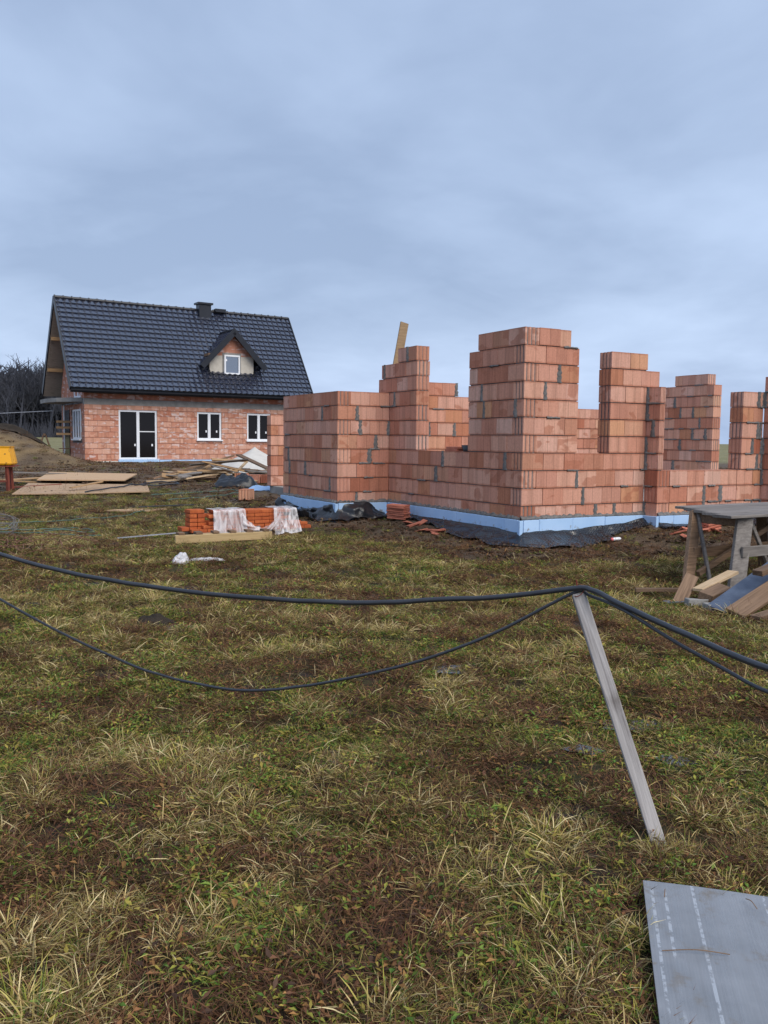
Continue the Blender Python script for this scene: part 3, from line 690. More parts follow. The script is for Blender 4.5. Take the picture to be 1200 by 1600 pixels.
for s_ in (-1, 1):      # dormer roof slopes run back into the main roof
    xe = xm+s_*(xm-x0+ov*.95); ze = zp-dsl*abs(xe-xm); P = []
    nst = 9
    for i in range(nst+1):
        f = i/nst; x = xm+(xe-xm)*f; z = zp+(ze-zp)*f+.035*((i*1.0) % 2); yb2 = -.58+(z+H0.z-3.62)/TAN+.10; P.append([(x, DB-.34, z), (x, max(yb2, DB-.2), z)])
    o = MB().grid(P).build('dormer_roof', M_ROOF, dorm); mo = o.modifiers.new('t', 'SOLIDIFY'); mo.thickness = .06; mo.offset = 0
    MB().bar((xe, DB-.36, ze-.06), (xm, DB-.36, zp-.06), .05, .27, (0, 0, 1)).build('barge_board', M_FLASH, dorm)
    MB().bar((xm+s_*(xm-x0+.12), DB-.30, zw-.0), (xm+s_*(xm-x0+.12), DB+.3, zw-.0), .10, .12).build('purlin', M_WOODB, dorm)
MB().tube([(xm, DB-.38, zp+.03), (xm, 1.5, zp+.03)], .07, 6).build('ridge_cap', M_FLASH, dorm)
for s_ in (-1, 1): MB().bar((xm+s_*1.16, DB-.1, dz+.02), (xm+s_*1.16, DB+.85, dz+.85*TAN), .09, .03, (0, -.8, .6)).build('dormer_flashing', M_FLASH, dorm)
MB().bar((x0, DB-.05, dz-.04), (x1, DB-.05, dz-.04), .22, .03, (0, -.8, .6)).build('dormer_apron', M_FLASH, dorm)
# cable slung from the gable out to the left
o = MB().tube([(-15.6+(-30)*(i/20), 40.5+9*(i/20), 2.72-.5*math.sin(math.pi*i/20)+.3*i/20) for i in range(21)], .018, 5).build('overhead_cable', M_STEEL)
tag(o, 'thin pale cable strung from the gabled house towards the left edge', 'cable')

# ------------------------------------------------------------------ loose timber helper
def plank(p0, p1, wd, th, mat, label, cat='plank', group=None, name='plank', twist=0, bev=.003):
    p0 = Vector(p0); p1 = Vector(p1); d = p1-p0; Ln = d.length; d.normalize(); up = Vector((0, 0, 1)); sdv = up.cross(d).normalized(); up = d.cross(sdv)
    mt = Matrix((d, sdv, up)).transposed() @ Matrix.Rotation(twist, 3, 'X')
    b = MB(); j = min(.006, th*.15); b.box(-Ln/2, Ln/2, -wd/2, wd/2, -th/2, th/2, j)
    o = b.build(name, mat, bevel=bev); M4 = mt.to_4x4(); M4.translation = (p0+p1)/2; o.matrix_world = M4
    if label: tag(o, label, cat, group)
    return o
def G(x, y, dz=0): return Vector((x, y, gz(x, y)+dz))

# scrap timber heap in front of the finished house
rp = random.Random(11); GR = 'planks in the scrap timber heap'
def hp(x, y, z): return Vector((x, y, z))
named = [((-6.75, 25.0, .32), (-4.95, 28.2, .95), .07, .05, M_WOODB, 'long dark batten slanting up across the front of the scrap timber heap'),
         ((-7.2, 29.2, .72), (-5.6, 28.6, .62), .16, .05, M_WOODB, 'dark thick plank jutting out left at the back of the timber heap'),
         ((-6.0, 24.9, .30), (-4.55, 25.6, .52), .22, .04, M_WOODP, 'wide pale plank lying across the front of the timber heap'),
         ((-6.9, 24.8, .24), (-5.9, 25.2, .28), .16, .04, M_WOODP, 'pale short plank sticking out at the left foot of the timber heap'),
         ((-4.75, 28.0, .98), (-3.6, 27.0, .55), .24, .04, M_WOODB, 'wide brown board sloping down right at the top of the timber heap'),
         ((-4.55, 25.9, .42), (-4.35, 27.2, .80), .08, .05, M_WOODP, 'pale batten leaning upright in the middle of the timber heap'),
         ((-5.75, 25.5, .40), (-5.25, 26.6, .75), .09, .05, M_WOODO, 'orange batten leaning against the left of the timber heap')]
for a, b, w_, h_, mt, lb in named: plank(a, b, w_, h_, mt, lb)
for i in range(46):
    f = rp.random(); cx = -6.3+2.9*rp.random(); cy = 25.1+2.6*rp.random(); g0 = gz(cx, cy)
    hmax = .62*math.exp(-((cx+4.9)/1.15)**2)*math.exp(-((cy-26.6)/1.6)**2)
    z = g0+.05+hmax*rp.random(); an = rp.gauss(.25, .55); ln = rp.uniform(.5, 1.9); tl_ = rp.gauss(0, .12)
    d = Vector((math.cos(an), math.sin(an), tl_))*ln/2; c = Vector((cx, cy, z)); lift = max(0, gz(cx-d.x, cy-d.y)+.03-(z-d.z), gz(cx+d.x, cy+d.y)+.03-(z+d.z)); c.z += lift
    plank(c-d, c+d, rp.choice([.07, .1, .14, .2]), rp.choice([.025, .035, .05]), rp.choice([M_WOODB, M_WOODP, M_WOODB, M_WOODO, M_WOODG]), 'short offcut of wood jumbled in the timber heap before the finished house', 'plank', GR, twist=rp.gauss(0, .3))
# pale sand cone
P = []; cx, cy = -4.6, 30.4; g0 = gz(cx, cy)
for i in range(15):
    rr = 2.0*i/14; P.append([(cx+rr*math.cos(q*math.pi/18)*1.05, cy+rr*math.sin(q*math.pi/18), g0-.12+.98*((1-(rr/2.0)**.85)*1.05)+.10*(float(fbm(cx+rr*math.cos(q*math.pi/18), cy+rr*math.sin(q*math.pi/18), 1.6, 3, 4))-.5)*min(1, rr)) for q in range(37)])
tag(MB().grid(P).build('sand_pile', M_SAND, smooth=True), 'pale grey heap of sand against the wall of the finished house', 'sand pile', kind=None)

# row of clay blocks and the single block
for i in range(4):
    x, y = -4.20+.27*i, 25.25-.10*i
    o = bpy.data.objects.new('clay_block', MESH_BLOCK); COL.objects.link(o); o.location = G(x, y, .0); o.rotation_euler = (0, 0, R_(70)+.05*(i % 2)-.1)
    tag(o, ['leftmost', 'second from left', 'third from left', 'rightmost visible'][i]+' clay block in the row right of the timber heap', 'clay block', 'loose block row')
o = bpy.data.objects.new('clay_block', MESH_BLOCK); COL.objects.link(o); o.location = G(-3.12, 19.4, -.01); o.rotation_euler = (0, 0, R_(82)); tag(o, 'single fluted clay block standing behind the white film on the pallet', 'clay block')
# black and blue sheets lying behind the pallet
def lump(name, cx, cy, rx, ry, h, mat, seed, label, cat, n=26):
    P = []
    for i in range(n+1):
        row = []
        for j in range(n+1):
            u = i/n*2-1; v_ = j/n*2-1; x = cx+rx*u; y = cy+ry*v_; e_ = max(0, 1-(abs(u)**2.4+abs(v_)**2.4)); row.append((x, y, gz(x, y)+.01+h*e_**.6*(.35+1.1*float(fbm(u*2+seed, v_*2, 1.1, 3, seed))**1.4)))
        P.append(row)
    o = MB().grid(P).build(name, mat, smooth=True); mo = o.modifiers.new('t', 'SOLIDIFY'); mo.thickness = .006; return tag(o, label, cat)
lump('plastic_sheet', -4.05, 23.4, .62, .40, .42, M_SHEET, 3, 'heap of dark crumpled sheet lying below the row of loose blocks', 'sheet')
lump('foam_scrap', -3.1, 22.6, .48, .55, .10, M_FOAM, 6, 'pale blue foam scrap lying left of the half-built wall', 'foam')

# ------------------------------------------------------------------ pallet with orange slabs
PA = Vector((-2.63, 12.52, 0)); ea = Vector((math.cos(R_(30)), math.sin(R_(30)), 0)); eb = Vector((-ea.y, ea.x, 0)); GP = gz(PA.x, PA.y)
def pp(a, b, z=0): return PA+ea*a+eb*b+Vector((0, 0, GP+z))
pal = empty('pallet', PA+Vector((0, 0, GP)), R_(30)); tag(pal, 'low wooden pallet under the stack of orange clay slabs', 'pallet')
for b_ in (.12, .52, .9): MB().box(.02, 1.55, b_, b_+.10, .0, .085).build('bearer', M_WOODB, pal, bevel=.003)
for i in range(7): MB().box(.0+i*.225, .0+i*.225+.15, .08, 1.04, .086, .108, .002).build('deck_board', M_WOODP, pal, bevel=.002)
ro = random.Random(4); SL = MB().box(-.118, .118, -.056, .056, 0, .050).mesh('orange_slab', bevel=.004); SL.materials.append(M_OBRICK)
nrow = 6
for k in range(nrow):
    for dp in range(3):
        x = {0: -.16, 1: -.10}.get(k, .10)+(.12 if k % 2 else 0)*1; xe = {0: 1.74, 1: 1.62}.get(k, 1.34)
        while x+.24 < xe+.12:
            if not (dp == 1 and k < 5):
                o = bpy.data.objects.new('clay_slab', SL); COL.objects.link(o); o.location = pp(x+.12, .17+dp*.125+ro.uniform(-.008, .008), .110+k*.0525); o.rotation_euler = (0, 0, R_(30)+ro.uniform(-.02, .02))
                tag(o, 'thin orange clay slab in the film-wrapped stack on the pallet', 'clay slab', 'slabs stacked on the pallet')
            x += .242
for k in range(5):      # slabs turned end-on at the left of the stack
    for j in range(3 if k < 2 else 2):
        o = bpy.data.objects.new('clay_slab', SL); COL.objects.link(o); o.location = pp(-.04-.0*k+(j-1)*.116-(.12 if k < 1 else 0)+.06, .34, .110+k*.064+.02); o.rotation_euler = (0, 0, R_(120)+ro.uniform(-.06, .06)); o.scale = (1, 1, 1.15)
        tag(o, 'orange clay slab turned end-on at the left of the stack on the pallet', 'clay slab', 'end-on slabs on the pallet')
def film(name, a0, a1, zlow, seed, label, front=.085, back=.45, flare=.0):
    P = []; nu, nv = 34, 30; top = .112+nrow*.0525+.012
    for j in range(nv+1):
        row = []; q = j/nv
        for i in range(nu+1):
            u = i/nu; wv_ = .028*math.sin(u*19+seed+3*q)+.03*(float(fbm(u*6+seed, q*2, 1.5, 3, seed))-.5)
            if q < .35: bq = back-(back-front)*q/.35; z = top+.015*float(fbm(u*5, q*6, 1, 2, seed))
            else:
                f = (q-.35)/.65; bq = front-.02-.10*f*f*flare-abs(wv_)*(.3+f); z = top-(top-zlow-.06*float(vnoise(u*5, 1, seed)))*f
            a = a0+(a1-a0)*u; mid = (a0+a1)/2; a = mid+(a-mid)*(1+.22*max(0, q-.35)*flare)
            row.append(pp(a, bq, z))
        P.append(row)
    return tag(MB().grid(P).build(name, M_FILM, smooth=True), label, 'film')
film('plastic_film', .16, .66, -.02, 2, 'white film draped over the left end of the orange slab stack', flare=.4)
film('plastic_film', 1.12, 1.50, .04, 9, 'white film draped over the right end of the orange slab stack', flare=1.2)
P = []
for i in range(33):
    u = i/32; row = []
    for j in range(11):
        v_ = j/10; a = .60+.62*u; drop = math.sin(math.pi*u)**.8; wdt = .20-.11*drop
        row.append(pp(a, .03-.025*math.sin(math.pi*v_)+.010*math.sin(u*27+j*1.3), .40-.24*drop-wdt*v_+.010*math.sin(u*33+j*2)))
    P.append(row)
tag(MB().grid(P).build('plastic_film', M_FILM, smooth=True), 'twisted white film swag hanging between the two drapes on the slab stack', 'film')
# pale notched beam lying in front, with its metal strip
bm_ = MB(); p0 = Vector((-2.92, 11.92, 0)); p1 = Vector((-1.66, 12.60, 0)); ln = (p1-p0).length; dirb = math.atan2(p1.y-p0.y, p1.x-p0.x)
root = empty('notched_beam', p0+Vector((0, 0, gz(*p0.xy)+.03)), dirb); tag(root, 'pale yellow beam with small dark blocks lying in front of the slab pallet', 'beam')
MB().box(.0, ln, -.03, .02, .0, .115, .003).build('beam', M_BEAM, root, bevel=.004)
for i in range(6): MB().box(.05+i*.25, .14+i*.25, -.025, .14, .117, .150, .003).build('block', M_WOODB, root, bevel=.003)
o = plank(G(-3.86, 12.35, .05), G(-1.9, 13.1, .16), .055, .012, M_STEEL, 'thin grey metal strip running along the grass into the slab pallet', 'metal strip', name='metal_strip', bev=0)
lump('plastic_scrap', -2.40, 10.08, .10, .12, .10, M_FILM, 12, 'small white plastic scrap standing up in the grass before the pallet', 'plastic scrap', 14)
lump('plastic_scrap', -2.13, 10.26, .22, .04, .045, M_FILM, 15, 'thin trailing white plastic scrap beside the standing one', 'plastic scrap', 14)

# clay tiles stacked beside the footing
for i in range(8):
    o = MB().box(-.17, .17, -.10, .10, 0, .026, .002).build('clay_tile', M_TILE, bevel=.003); o.location = wb(-.34+.012*(i % 2)-.008*i, 2.85-.010*i+.008*(i % 3), gz(*wb(-.34, 2.85).xy)+.01+.031*i); o.rotation_euler = (R_(1), R_(2), YB+R_(-62)+.03*math.sin(i*2))
    tag(o, 'flat red clay tile in the small stack at the inner corner of the walls', 'clay tile', 'tiles stacked at the inner corner')
rt = random.Random(9)
def shard(a, b, label, group, s=1.0):
    wp = wb(a, b); o = MB().box(-.11*s, .11*s, -.055*s, .055*s, 0, .022, .012*s).build('tile_shard', M_TILE, bevel=.003); o.location = G(wp.x, wp.y, .02); o.rotation_euler = (rt.gauss(0, .35), rt.gauss(0, .3), rt.uniform(0, 3)); tag(o, label, 'tile shard', group)
for i in range(7): shard(-.45+rt.gauss(0, .10), 1.75+rt.uniform(-.55, .75), 'broken red tile shard on the soil near the small tile stack', 'shards near the tile stack')
for i in range(7): shard(2.55+rt.uniform(-.35, .55), -.75+rt.gauss(0, .14), 'broken red tile shard on the soil bank left of the trestle table', 'shards by the trestle table', 1.1)
for i in range(5):
    wp = wb(3.02, -.72); o = MB().box(-.14, .14, -.08, .08, 0, .03, .004).build('clay_tile', M_TILE, bevel=.003); o.location = G(wp.x, wp.y, .04+.045*i); o.rotation_euler = (R_(12), R_(-9), YB+.1*math.sin(3*i)); tag(o, 'red clay tile in the loose stack behind the trestle table legs', 'clay tile', 'tiles stacked behind the trestle')
# bottle with pink cap
wp = wb(1.42, -.42); bt = empty('bottle', G(wp.x, wp.y, .02), R_(18)); bt.scale = (.6, .6, .6); tag(bt, 'small pale bottle with pink end lying below the blue foam', 'bottle')
MB().tube([(-.12, 0, .02), (-.10, 0, .02), (.05, 0, .03), (.09, 0, .03), (.11, 0, .03)], [.03, .04, .04, .03, .016], 10).build('bottle_body', M_WHITE, bt, smooth=True)
t = NT('pink plastic'); t.set((.75, .16, .16), .4); MB().tube([(-.17, 0, .016), (-.15, 0, .016), (-.118, 0, .02)], [.02, .042, .042], 10).build('pink_cap', t.m, bt, smooth=True)

# ------------------------------------------------------------------ plywood panels and boards at the left
def panel(name, corners, th, mat, label, cat='panel', z=0.0):
    b = MB(); top = [Vector((x, y, gz(x, y)+z+th)) for x, y in corners]
    c = sum(top, Vector())/4; zz = max(q.z for q in top)
    nrm = (top[1]-top[0]).cross(top[3]-top[0]).normalized()
    b.v = [tuple(q) for q in top]+[tuple(q-Vector((0, 0, th))) for q in top]; b.f = [(0, 1, 2, 3), (7, 6, 5, 4), (0, 4, 5, 1), (1, 5, 6, 2), (2, 6, 7, 3), (3, 7, 4, 0)]
    loc = Vector((c.x, c.y, 0)); b.v = [tuple(Vector(q)-loc) for q in b.v]
    return tag(b.build(name, mat, loc=loc), label, cat)
panel('formwork_panel', [(-9.75, 24.05), (-7.25, 23.95), (-7.70, 26.7), (-10.55, 27.0)], .03, M_PLY, 'upper orange-brown formwork panel lying on the mud left of the timber heap', z=.12)
panel('formwork_panel', [(-9.05, 20.8), (-7.5, 20.85), (-7.75, 23.9), (-9.95, 23.95)], .022, M_PLY, 'dull pinkish formwork panel lying lowest and furthest left on the grass edge', z=.035)
panel('formwork_panel', [(-7.46, 20.85), (-5.75, 21.0), (-6.45, 23.3), (-7.70, 23.7)], .022, M_PLY, 'formwork panel lying right of the pinkish one with a hose across it', z=.05)
o = plank((-7.95, 21.7, .22), (-7.35, 22.3, .36), .16, .03, M_WOODO, 'split orange offcut sticking up from the lower formwork panels', 'offcut', name='offcut')
for a, b, w_, mt, lb in [((-10.6, 24.0, .28), (-9.3, 26.3, .34), .22, M_WOODO, 'orange board lying between the yellow tub and the upper panel'), ((-10.6, 23.6, .30), (-9.9, 24.3, .22), .30, M_WOODO, 'short broken orange board in front of the long one by the yellow tub'), ((-10.9, 25.2, .45), (-9.8, 26.4, .38), .12, M_WOODG, 'grey plank lying behind the orange boards by the yellow tub'), ((-9.9, 22.6, .16), (-8.9, 23.6, .2), .10, M_RUST, 'rusty flat bar on the mud left of the formwork panels')]:
    plank(a, b, w_, .035, mt, lb)
panel('plank', [(-5.55, 17.05), (-4.75, 16.85), (-4.45, 17.5), (-5.1, 17.25)], .025, M_PLY, 'short pale plank lying alone in the grass left of the pallet', 'plank', .02)
plank(G(-5.0, 17.45, .06), G(-4.05, 18.2, .06), .05, .025, M_HOSE, 'thin dark batten lying behind the short pale plank', 'batten', name='batten')
# yellow ribbed tub on a rusty frame at the left edge
tr_ = empty('yellow_tub', (-9.92, 21.9, .12), R_(12)); tag(tr_, 'yellow ribbed metal tub on rusty legs at the left edge', 'tub')
b = MB(); secs = []
for z, gx_, gy_ in ((.66, .44, .33), (.70, .47, .36), (1.08, .40, .30), (1.13, .42, .32), (1.12, .36, .26), (.74, .38, .28)):
    ring = []
    for q in range(33):
        tt = 2*math.pi*q/32; cx_, cy_ = math.cos(tt), math.sin(tt); k = 1/max(abs(cx_), abs(cy_))**.85; ring.append((cx_*k*gx_+(.012 if q % 4 == 0 else 0)*cx_, cy_*k*gy_, z))
    secs.append(ring)
b.grid(secs); b.quad(*[secs[0][q] for q in range(32)]); b.build('tub_body', M_YEL, tr_)
for x, y in ((-.34, -.24), (.34, -.24), (-.34, .24), (.34, .24)): MB().bar((x, y, -.08), (x*.9, y*.9, .68), .07, .07).build('leg', M_RUST, tr_)
MB().bar((-.34, -.24, .25), (.34, -.24, .25), .04, .05).build('cross_bar', M_RUST, tr_); MB().bar((-.5, 0, .63), (.5, 0, .63), .6, .03).build('tray_frame', M_RUST, tr_)
# trestle beside the gable and a dark bent bar
sw = empty('work_trestle', (-15.9, 40.2, gz(-15.9, 40.2)), R_(20)); tag(sw, 'small dark timber trestle standing left of the finished house', 'trestle')
for s_ in (-1, 1):
    for yy in (0, .55): MB().bar((.42*s_, yy, -.05), (.05*s_, yy, 1.15), .09, .06).build('leg', M_WOODB, sw)
MB().bar((0, -.15, 1.18), (0, .75, 1.18), .1, .1).build('beam', M_WOODB, sw); MB().bar((-.3, 0, .35), (.3, 0, .35), .09, .04).build('brace', M_WOODB, sw)
fr_ = empty('crate_rack', (-15.05, 40.4, gz(-15.05, 40.4)), R_(20)); tag(fr_, 'orange wooden crate on a thin dark post frame beside the gable', 'rack')
for x, y in ((-.2, -.2), (.2, -.2), (-.2, .2), (.2, .2)): MB().bar((x, y, -.05), (x, y, 1.75), .05, .05).build('post', M_WOODB, fr_)
for z in (1.15, 1.45, 1.72): MB().box(-.34, .3, -.26, .26, z, z+.10).build('slat', M_WOODO, fr_)
MB().box(-.25, .25, -.25, .25, .5, .54).build('shelf', M_WOODB, fr_)
# dark clods capping the soil heap
lump('soil_ridge', -16.6, 36.4, 2.4, 1.0, .35, simple('dark topsoil', (.018, .014, .011), (.05, .038, .028), 3, .95, .8, .03), 8, 'dark strip of topsoil along the crest of the dug heap', 'soil heap', 30)

# ------------------------------------------------------------------ trestle table at the right
TB = Vector((3.51, 8.61, 0)); te = Vector((.86, .51, 0)); tn = Vector((-.51, .86, 0)); ZT = .78
tab = empty('trestle_table', (TB.x, TB.y, gz(TB.x, TB.y)), math.atan2(te.y, te.x)); tag(tab, 'grey weathered plank table on splayed legs at the right edge', 'table')
zo = ZT-gz(TB.x, TB.y)
for i in range(5):
    MB().box(.0+.135*i+random.uniform(-.02, .02), 2.3, .003+.238*i, .232+.238*i, zo-.032, zo+.004*(i % 2), .003).build('top_board', M_WOODG, tab, bevel=.003)
def tl(p): d = Vector(p)-Vector((TB.x, TB.y, gz(TB.x, TB.y))); return (d.dot(te), d.dot(tn), d.z)
def tbar(a, b, w_, h_, nm, mat=M_WOODG, up=(0, 0, 1)): MB().bar(tl(a), tl(b), w_, h_, up).build(nm, mat, tab, bevel=.004)
tbar((3.22, 8.98, -.03), (3.43, 9.42, .745), .055, .13, 'leg', M_WOODB, (1, 0, 0)); tbar((3.47, 8.98, -.02), (3.44, 9.38, .74), .03, .05, 'prop', M_WOODG)
tbar((3.58, 8.62, -.03), (3.74, 8.86, .745), .055, .17, 'leg', M_WOODG, (1, -.4, 0)); tbar((4.35, 9.45, .0), (3.82, 8.95, .74), .03, .05, 'prop', M_WOODG)
tbar((5.2, 9.5, -.03), (5.0, 9.7, .745), .12, .06, 'leg'); tbar((4.7, 10.5, -.03), (4.5, 10.2, .745), .12, .06, 'leg', M_WOODB)
tbar((3.66, 8.70, .40), (5.1, 9.55, .40), .03, .11, 'rail'); tbar((3.34, 9.17, .33), (4.6, 9.95, .33), .03, .11, 'rail', M_WOODB)
tbar((3.35, 9.05, .12), (4.55, 9.7, .70), .05, .06, 'diagonal_brace', M_WOODB); tbar((3.44, 9.42, .70), (3.76, 8.84, .70), .05, .12, 'top_bearer', M_WOODB)
# scraps at its foot
S = [((2.50, 8.42, .05), (3.0, 8.40, .06), .06, .03, M_WOODB, 'thin brown batten lying left of the table foot', 0),
     ((2.74, 7.86, .03), (2.98, 8.20, .25), .12, .03, M_WOODB, 'short board propped up left of the chunky timber end', .35),
     ((2.95, 7.95, .14), (3.52, 8.55, .22), .10, .035, M_WOODP, 'pale plank bridging the scraps under the table', 0),
     ((2.93, 7.72, .10), (3.22, 8.02, .13), .13, .11, M_WOODB, 'chunky square timber end at the foot of the table', .2),
     ((2.93, 7.42, .04), (3.95, 8.15, .46), .20, .03, M_BLUEB, 'slate blue painted board sloping up to the right', .25),
     ((3.0, 7.22, .05), (3.85, 7.80, .36), .18, .035, M_WOODB, 'reddish brown board sloping beside the blue one', .3),
     ((3.12, 7.10, .06), (3.75, 7.45, .14), .11, .03, M_WOODB, 'dark plank lying lowest under the sloping boards at the right edge', 0),
     ((3.32, 7.55, .36), (3.7, 7.78, .44), .10, .05, M_WOODB, 'short dark offcut resting on the sloping brown board', 0),
     ((2.62, 7.88, .03), (2.85, 7.92, .04), .10, .02, M_BLUEB, 'small blue-black scrap lying flat left of the concrete pieces', 0)]
for a, b, w_, h_, mt, lb, tw in S:
    dz = gz((a[0]+b[0])/2, (a[1]+b[1])/2); plank(Vector(a)+Vector((0, 0, dz*.6)), Vector(b)+Vector((0, 0, dz*.6)), w_, h_, mt, lb, 'board', twist=tw)
for (x, y, rz, lb) in ((2.85, 7.72, .1, 'pale concrete piece below the propped short board'), (2.95, 7.55, .4, 'smaller pale concrete piece tucked left of the blue board')):
    o = MB().box(-.095, .095, -.05, .05, 0, .07, .01).build('concrete_piece', M_CONC, bevel=.006); o.location = G(x, y, -.005); o.rotation_euler = (0, 0, rz); tag(o, lb, 'concrete')

# ------------------------------------------------------------------ stake, pipes, sheet
sb, st = Vector((1.075, 3.10, -.06)), Vector((.855, 3.708, .842)); sb.z += gz(sb.x, sb.y)
root = empty('stake', sb+Vector((0, 0, .06))); tag(root, 'leaning bleached timber stake holding up the two black pipes', 'stake')
s_o = plank(sb-(st-sb).normalized()*.10, st, .058, .032, M_STAKE, None, name='stake_post', twist=R_(-30)); mw = s_o.matrix_world.copy(); s_o.parent = root; s_o.matrix_parent_inverse = Matrix(); s_o.matrix_basis = Matrix.Translation(-root.location) @ mw
MB().tube([st-root.location+Vector((.022*math.cos(q*.5), .035*math.sin(q*.5), .012+.022*math.sin(q*.5+1))) for q in range(14)], .002, 5).build('wire_tie', M_RUST, root)
MB().tube([(st+Vector((.0, 0, -.03)))-root.location, (st+Vector((-.012, .0, .06)))-root.location], .0035, 6).build('nail', M_RUST, root)
def smooth_path(pts, n=10):
    pts = [Vector(p) for p in pts]; o = []
    for i in range(len(pts)-1):
        p0, p1, p2, p3 = pts[max(i-1, 0)], pts[i], pts[i+1], pts[min(i+2, len(pts)-1)]
        for k in range(n):
            t_ = k/n; o.append(.5*((2*p1)+(p2-p0)*t_+(2*p0-5*p1+4*p2-p3)*t_**2+(3*p1-p0-3*p2+p3)*t_**3))
    o.append(pts[-1]); return o
h1 = [(-6.6, 8.0, gz(-6.6, 8.0)+.01), (-5.6, 7.3, .25), (-4.4, 6.45, .80), (-3.134, 5.574, .951), (-2.236, 4.96, .815), (-1.558, 4.603, .744), (-.981, 4.35, .715), (-.466, 4.149, .715), (-.118, 4.05, .728), (.301, 3.933, .767), (.58, 3.816, .809), (.832, 3.7, .864), (.896, 3.64, .867), (.958, 3.508, .845), (1.133, 3.102, .798), (1.259, 2.749, .77), (1.34, 2.399, .791), (1.45, 1.7, .72), (1.6, .9, .35), (1.8, .2, gz(1.8, .2)+.01)]
h2 = [(-6.3, 8.1, gz(-6.3, 8.1)+.01), (-5.4, 7.3, .2), (-4.3, 6.4, .66), (-3.006, 5.559, .774), (-2.233, 4.939, .559), (-1.641, 4.622, .375), (-1.166, 4.412, .26), (-.729, 4.21, .246), (-.367, 4.115, .303), (.008, 3.974, .419), (.443, 3.838, .6), (.818, 3.717, .838), (.90, 3.658, .842), (1.019, 3.353, .798), (1.162, 3.046, .729), (1.26, 2.742, .691), (1.341, 2.393, .709), (1.44, 1.7, .6), (1.58, .9, .25), (1.7, .3, gz(1.7, .3)+.01)]
def kink(pts, amp, seed): return [p+Vector((0, amp*(float(fbm(i*.09, 3.3, 1, 3, seed))-.5), amp*(float(fbm(i*.11, 7.7, 1, 3, seed+5))-.5))) for i, p in enumerate(pts)]
tag(MB().tube(kink(smooth_path(h1), .018, 61), .0118, 10).build('water_pipe', M_HOSE, smooth=True), 'thicker black plastic pipe strung over the stake across the whole yard', 'pipe')
tag(MB().tube(kink(smooth_path(h2), .022, 67), .0072, 8).build('cable', M_HOSE, smooth=True), 'thinner black cable sagging low to the left of the stake', 'cable')
# grey multiwall sheet in the lower right corner
PR = R_(-13.6); zz = max(gz(.9, 2.7), gz(1.4, 2.4), gz(.8, 2.1))+.018
P = [[(.0+1.0*i/40, -1.3+1.3*j/12, .008*math.sin(i*.11+1)+.006*math.sin(j*.45)) for i in range(41)] for j in range(13)]
o = MB().grid(P).build('multiwall_sheet', M_PANEL, smooth=False); o.location = (.888, 2.784, zz+.02); o.rotation_euler = (0, 0, PR); mo = o.modifiers.new('t', 'SOLIDIFY'); mo.thickness = .010; mo.offset = -1
tag(o, 'grey ribbed plastic sheet lying on the grass in the lower right corner', 'plastic sheet')
for i, (x, y, an, l_) in enumerate(((.06, -.11, 1.45, .05), (.34, -.11, 2.0, .06), (.03, -.42, .15, .19))):
    o = MB().tube(smooth_path([(0, 0, .003), (l_*.5*math.cos(an), l_*.5*math.sin(an), .012), (l_*math.cos(an), l_*math.sin(an), .004)], 4), .0016, 5).build('grass_stem', M_WOODB)
    c_, s__ = math.cos(PR), math.sin(PR); o.location = (.888+c_*x-s__*y, 2.784+s__*x+c_*y, zz+.027); o.rotation_euler = (0, 0, PR)
    tag(o, ['dark upright stalk lying near the corner of the grey sheet', 'dark stalk lying on the grey sheet at the right edge', 'curved dry stem with a seed head lying across the grey sheet'][i], 'stem')

# hoses and wires lying on the left
def ghose(pts, rad, mat, label, dz=.02, name='hose'):
    q = smooth_path([(x, y, 0) for x, y in pts], 8); q = [Vector((p.x, p.y, gz(p.x, p.y)+dz)) for p in q]; tag(MB().tube(q, rad, 6).build(name, mat, smooth=True), label, name)
ghose([(-6.6, 12.7), (-5.8, 12.75), (-5.2, 12.85), (-4.6, 12.55), (-4.2, 12.7)], .009, M_GREENW, 'green wire lying in the grass left of the pallet', .05, 'wire')
ghose([(-6.5, 13.6), (-5.6, 13.5), (-5.0, 13.9), (-4.5, 13.2), (-5.2, 13.05)], .009, M_GREENW, 'looping green wire just behind the straight one', .05, 'wire')
ghose([(-6.4, 14.6), (-5.6, 15.2), (-5.0, 16.0), (-4.7, 16.8)], .010, M_GREENW, 'greenish wire curving away past the short pale plank', .04, 'wire')
ghose([(-7.3, 20.9), (-6.9, 22.0), (-6.5, 23.4), (-6.0, 23.9), (-5.6, 23.3), (-6.2, 22.7), (-6.8, 22.9)], .02, M_HOSE, 'black hose looped over the right formwork panel', .11)
ghose([(-4.9, 19.4), (-4.2, 20.3), (-3.6, 21.0), (-3.9, 21.9), (-4.8, 21.4), (-5.6, 20.6)], .012, M_GREENW, 'tangled greenish wire in the grass below the timber heap', .04, 'wire')
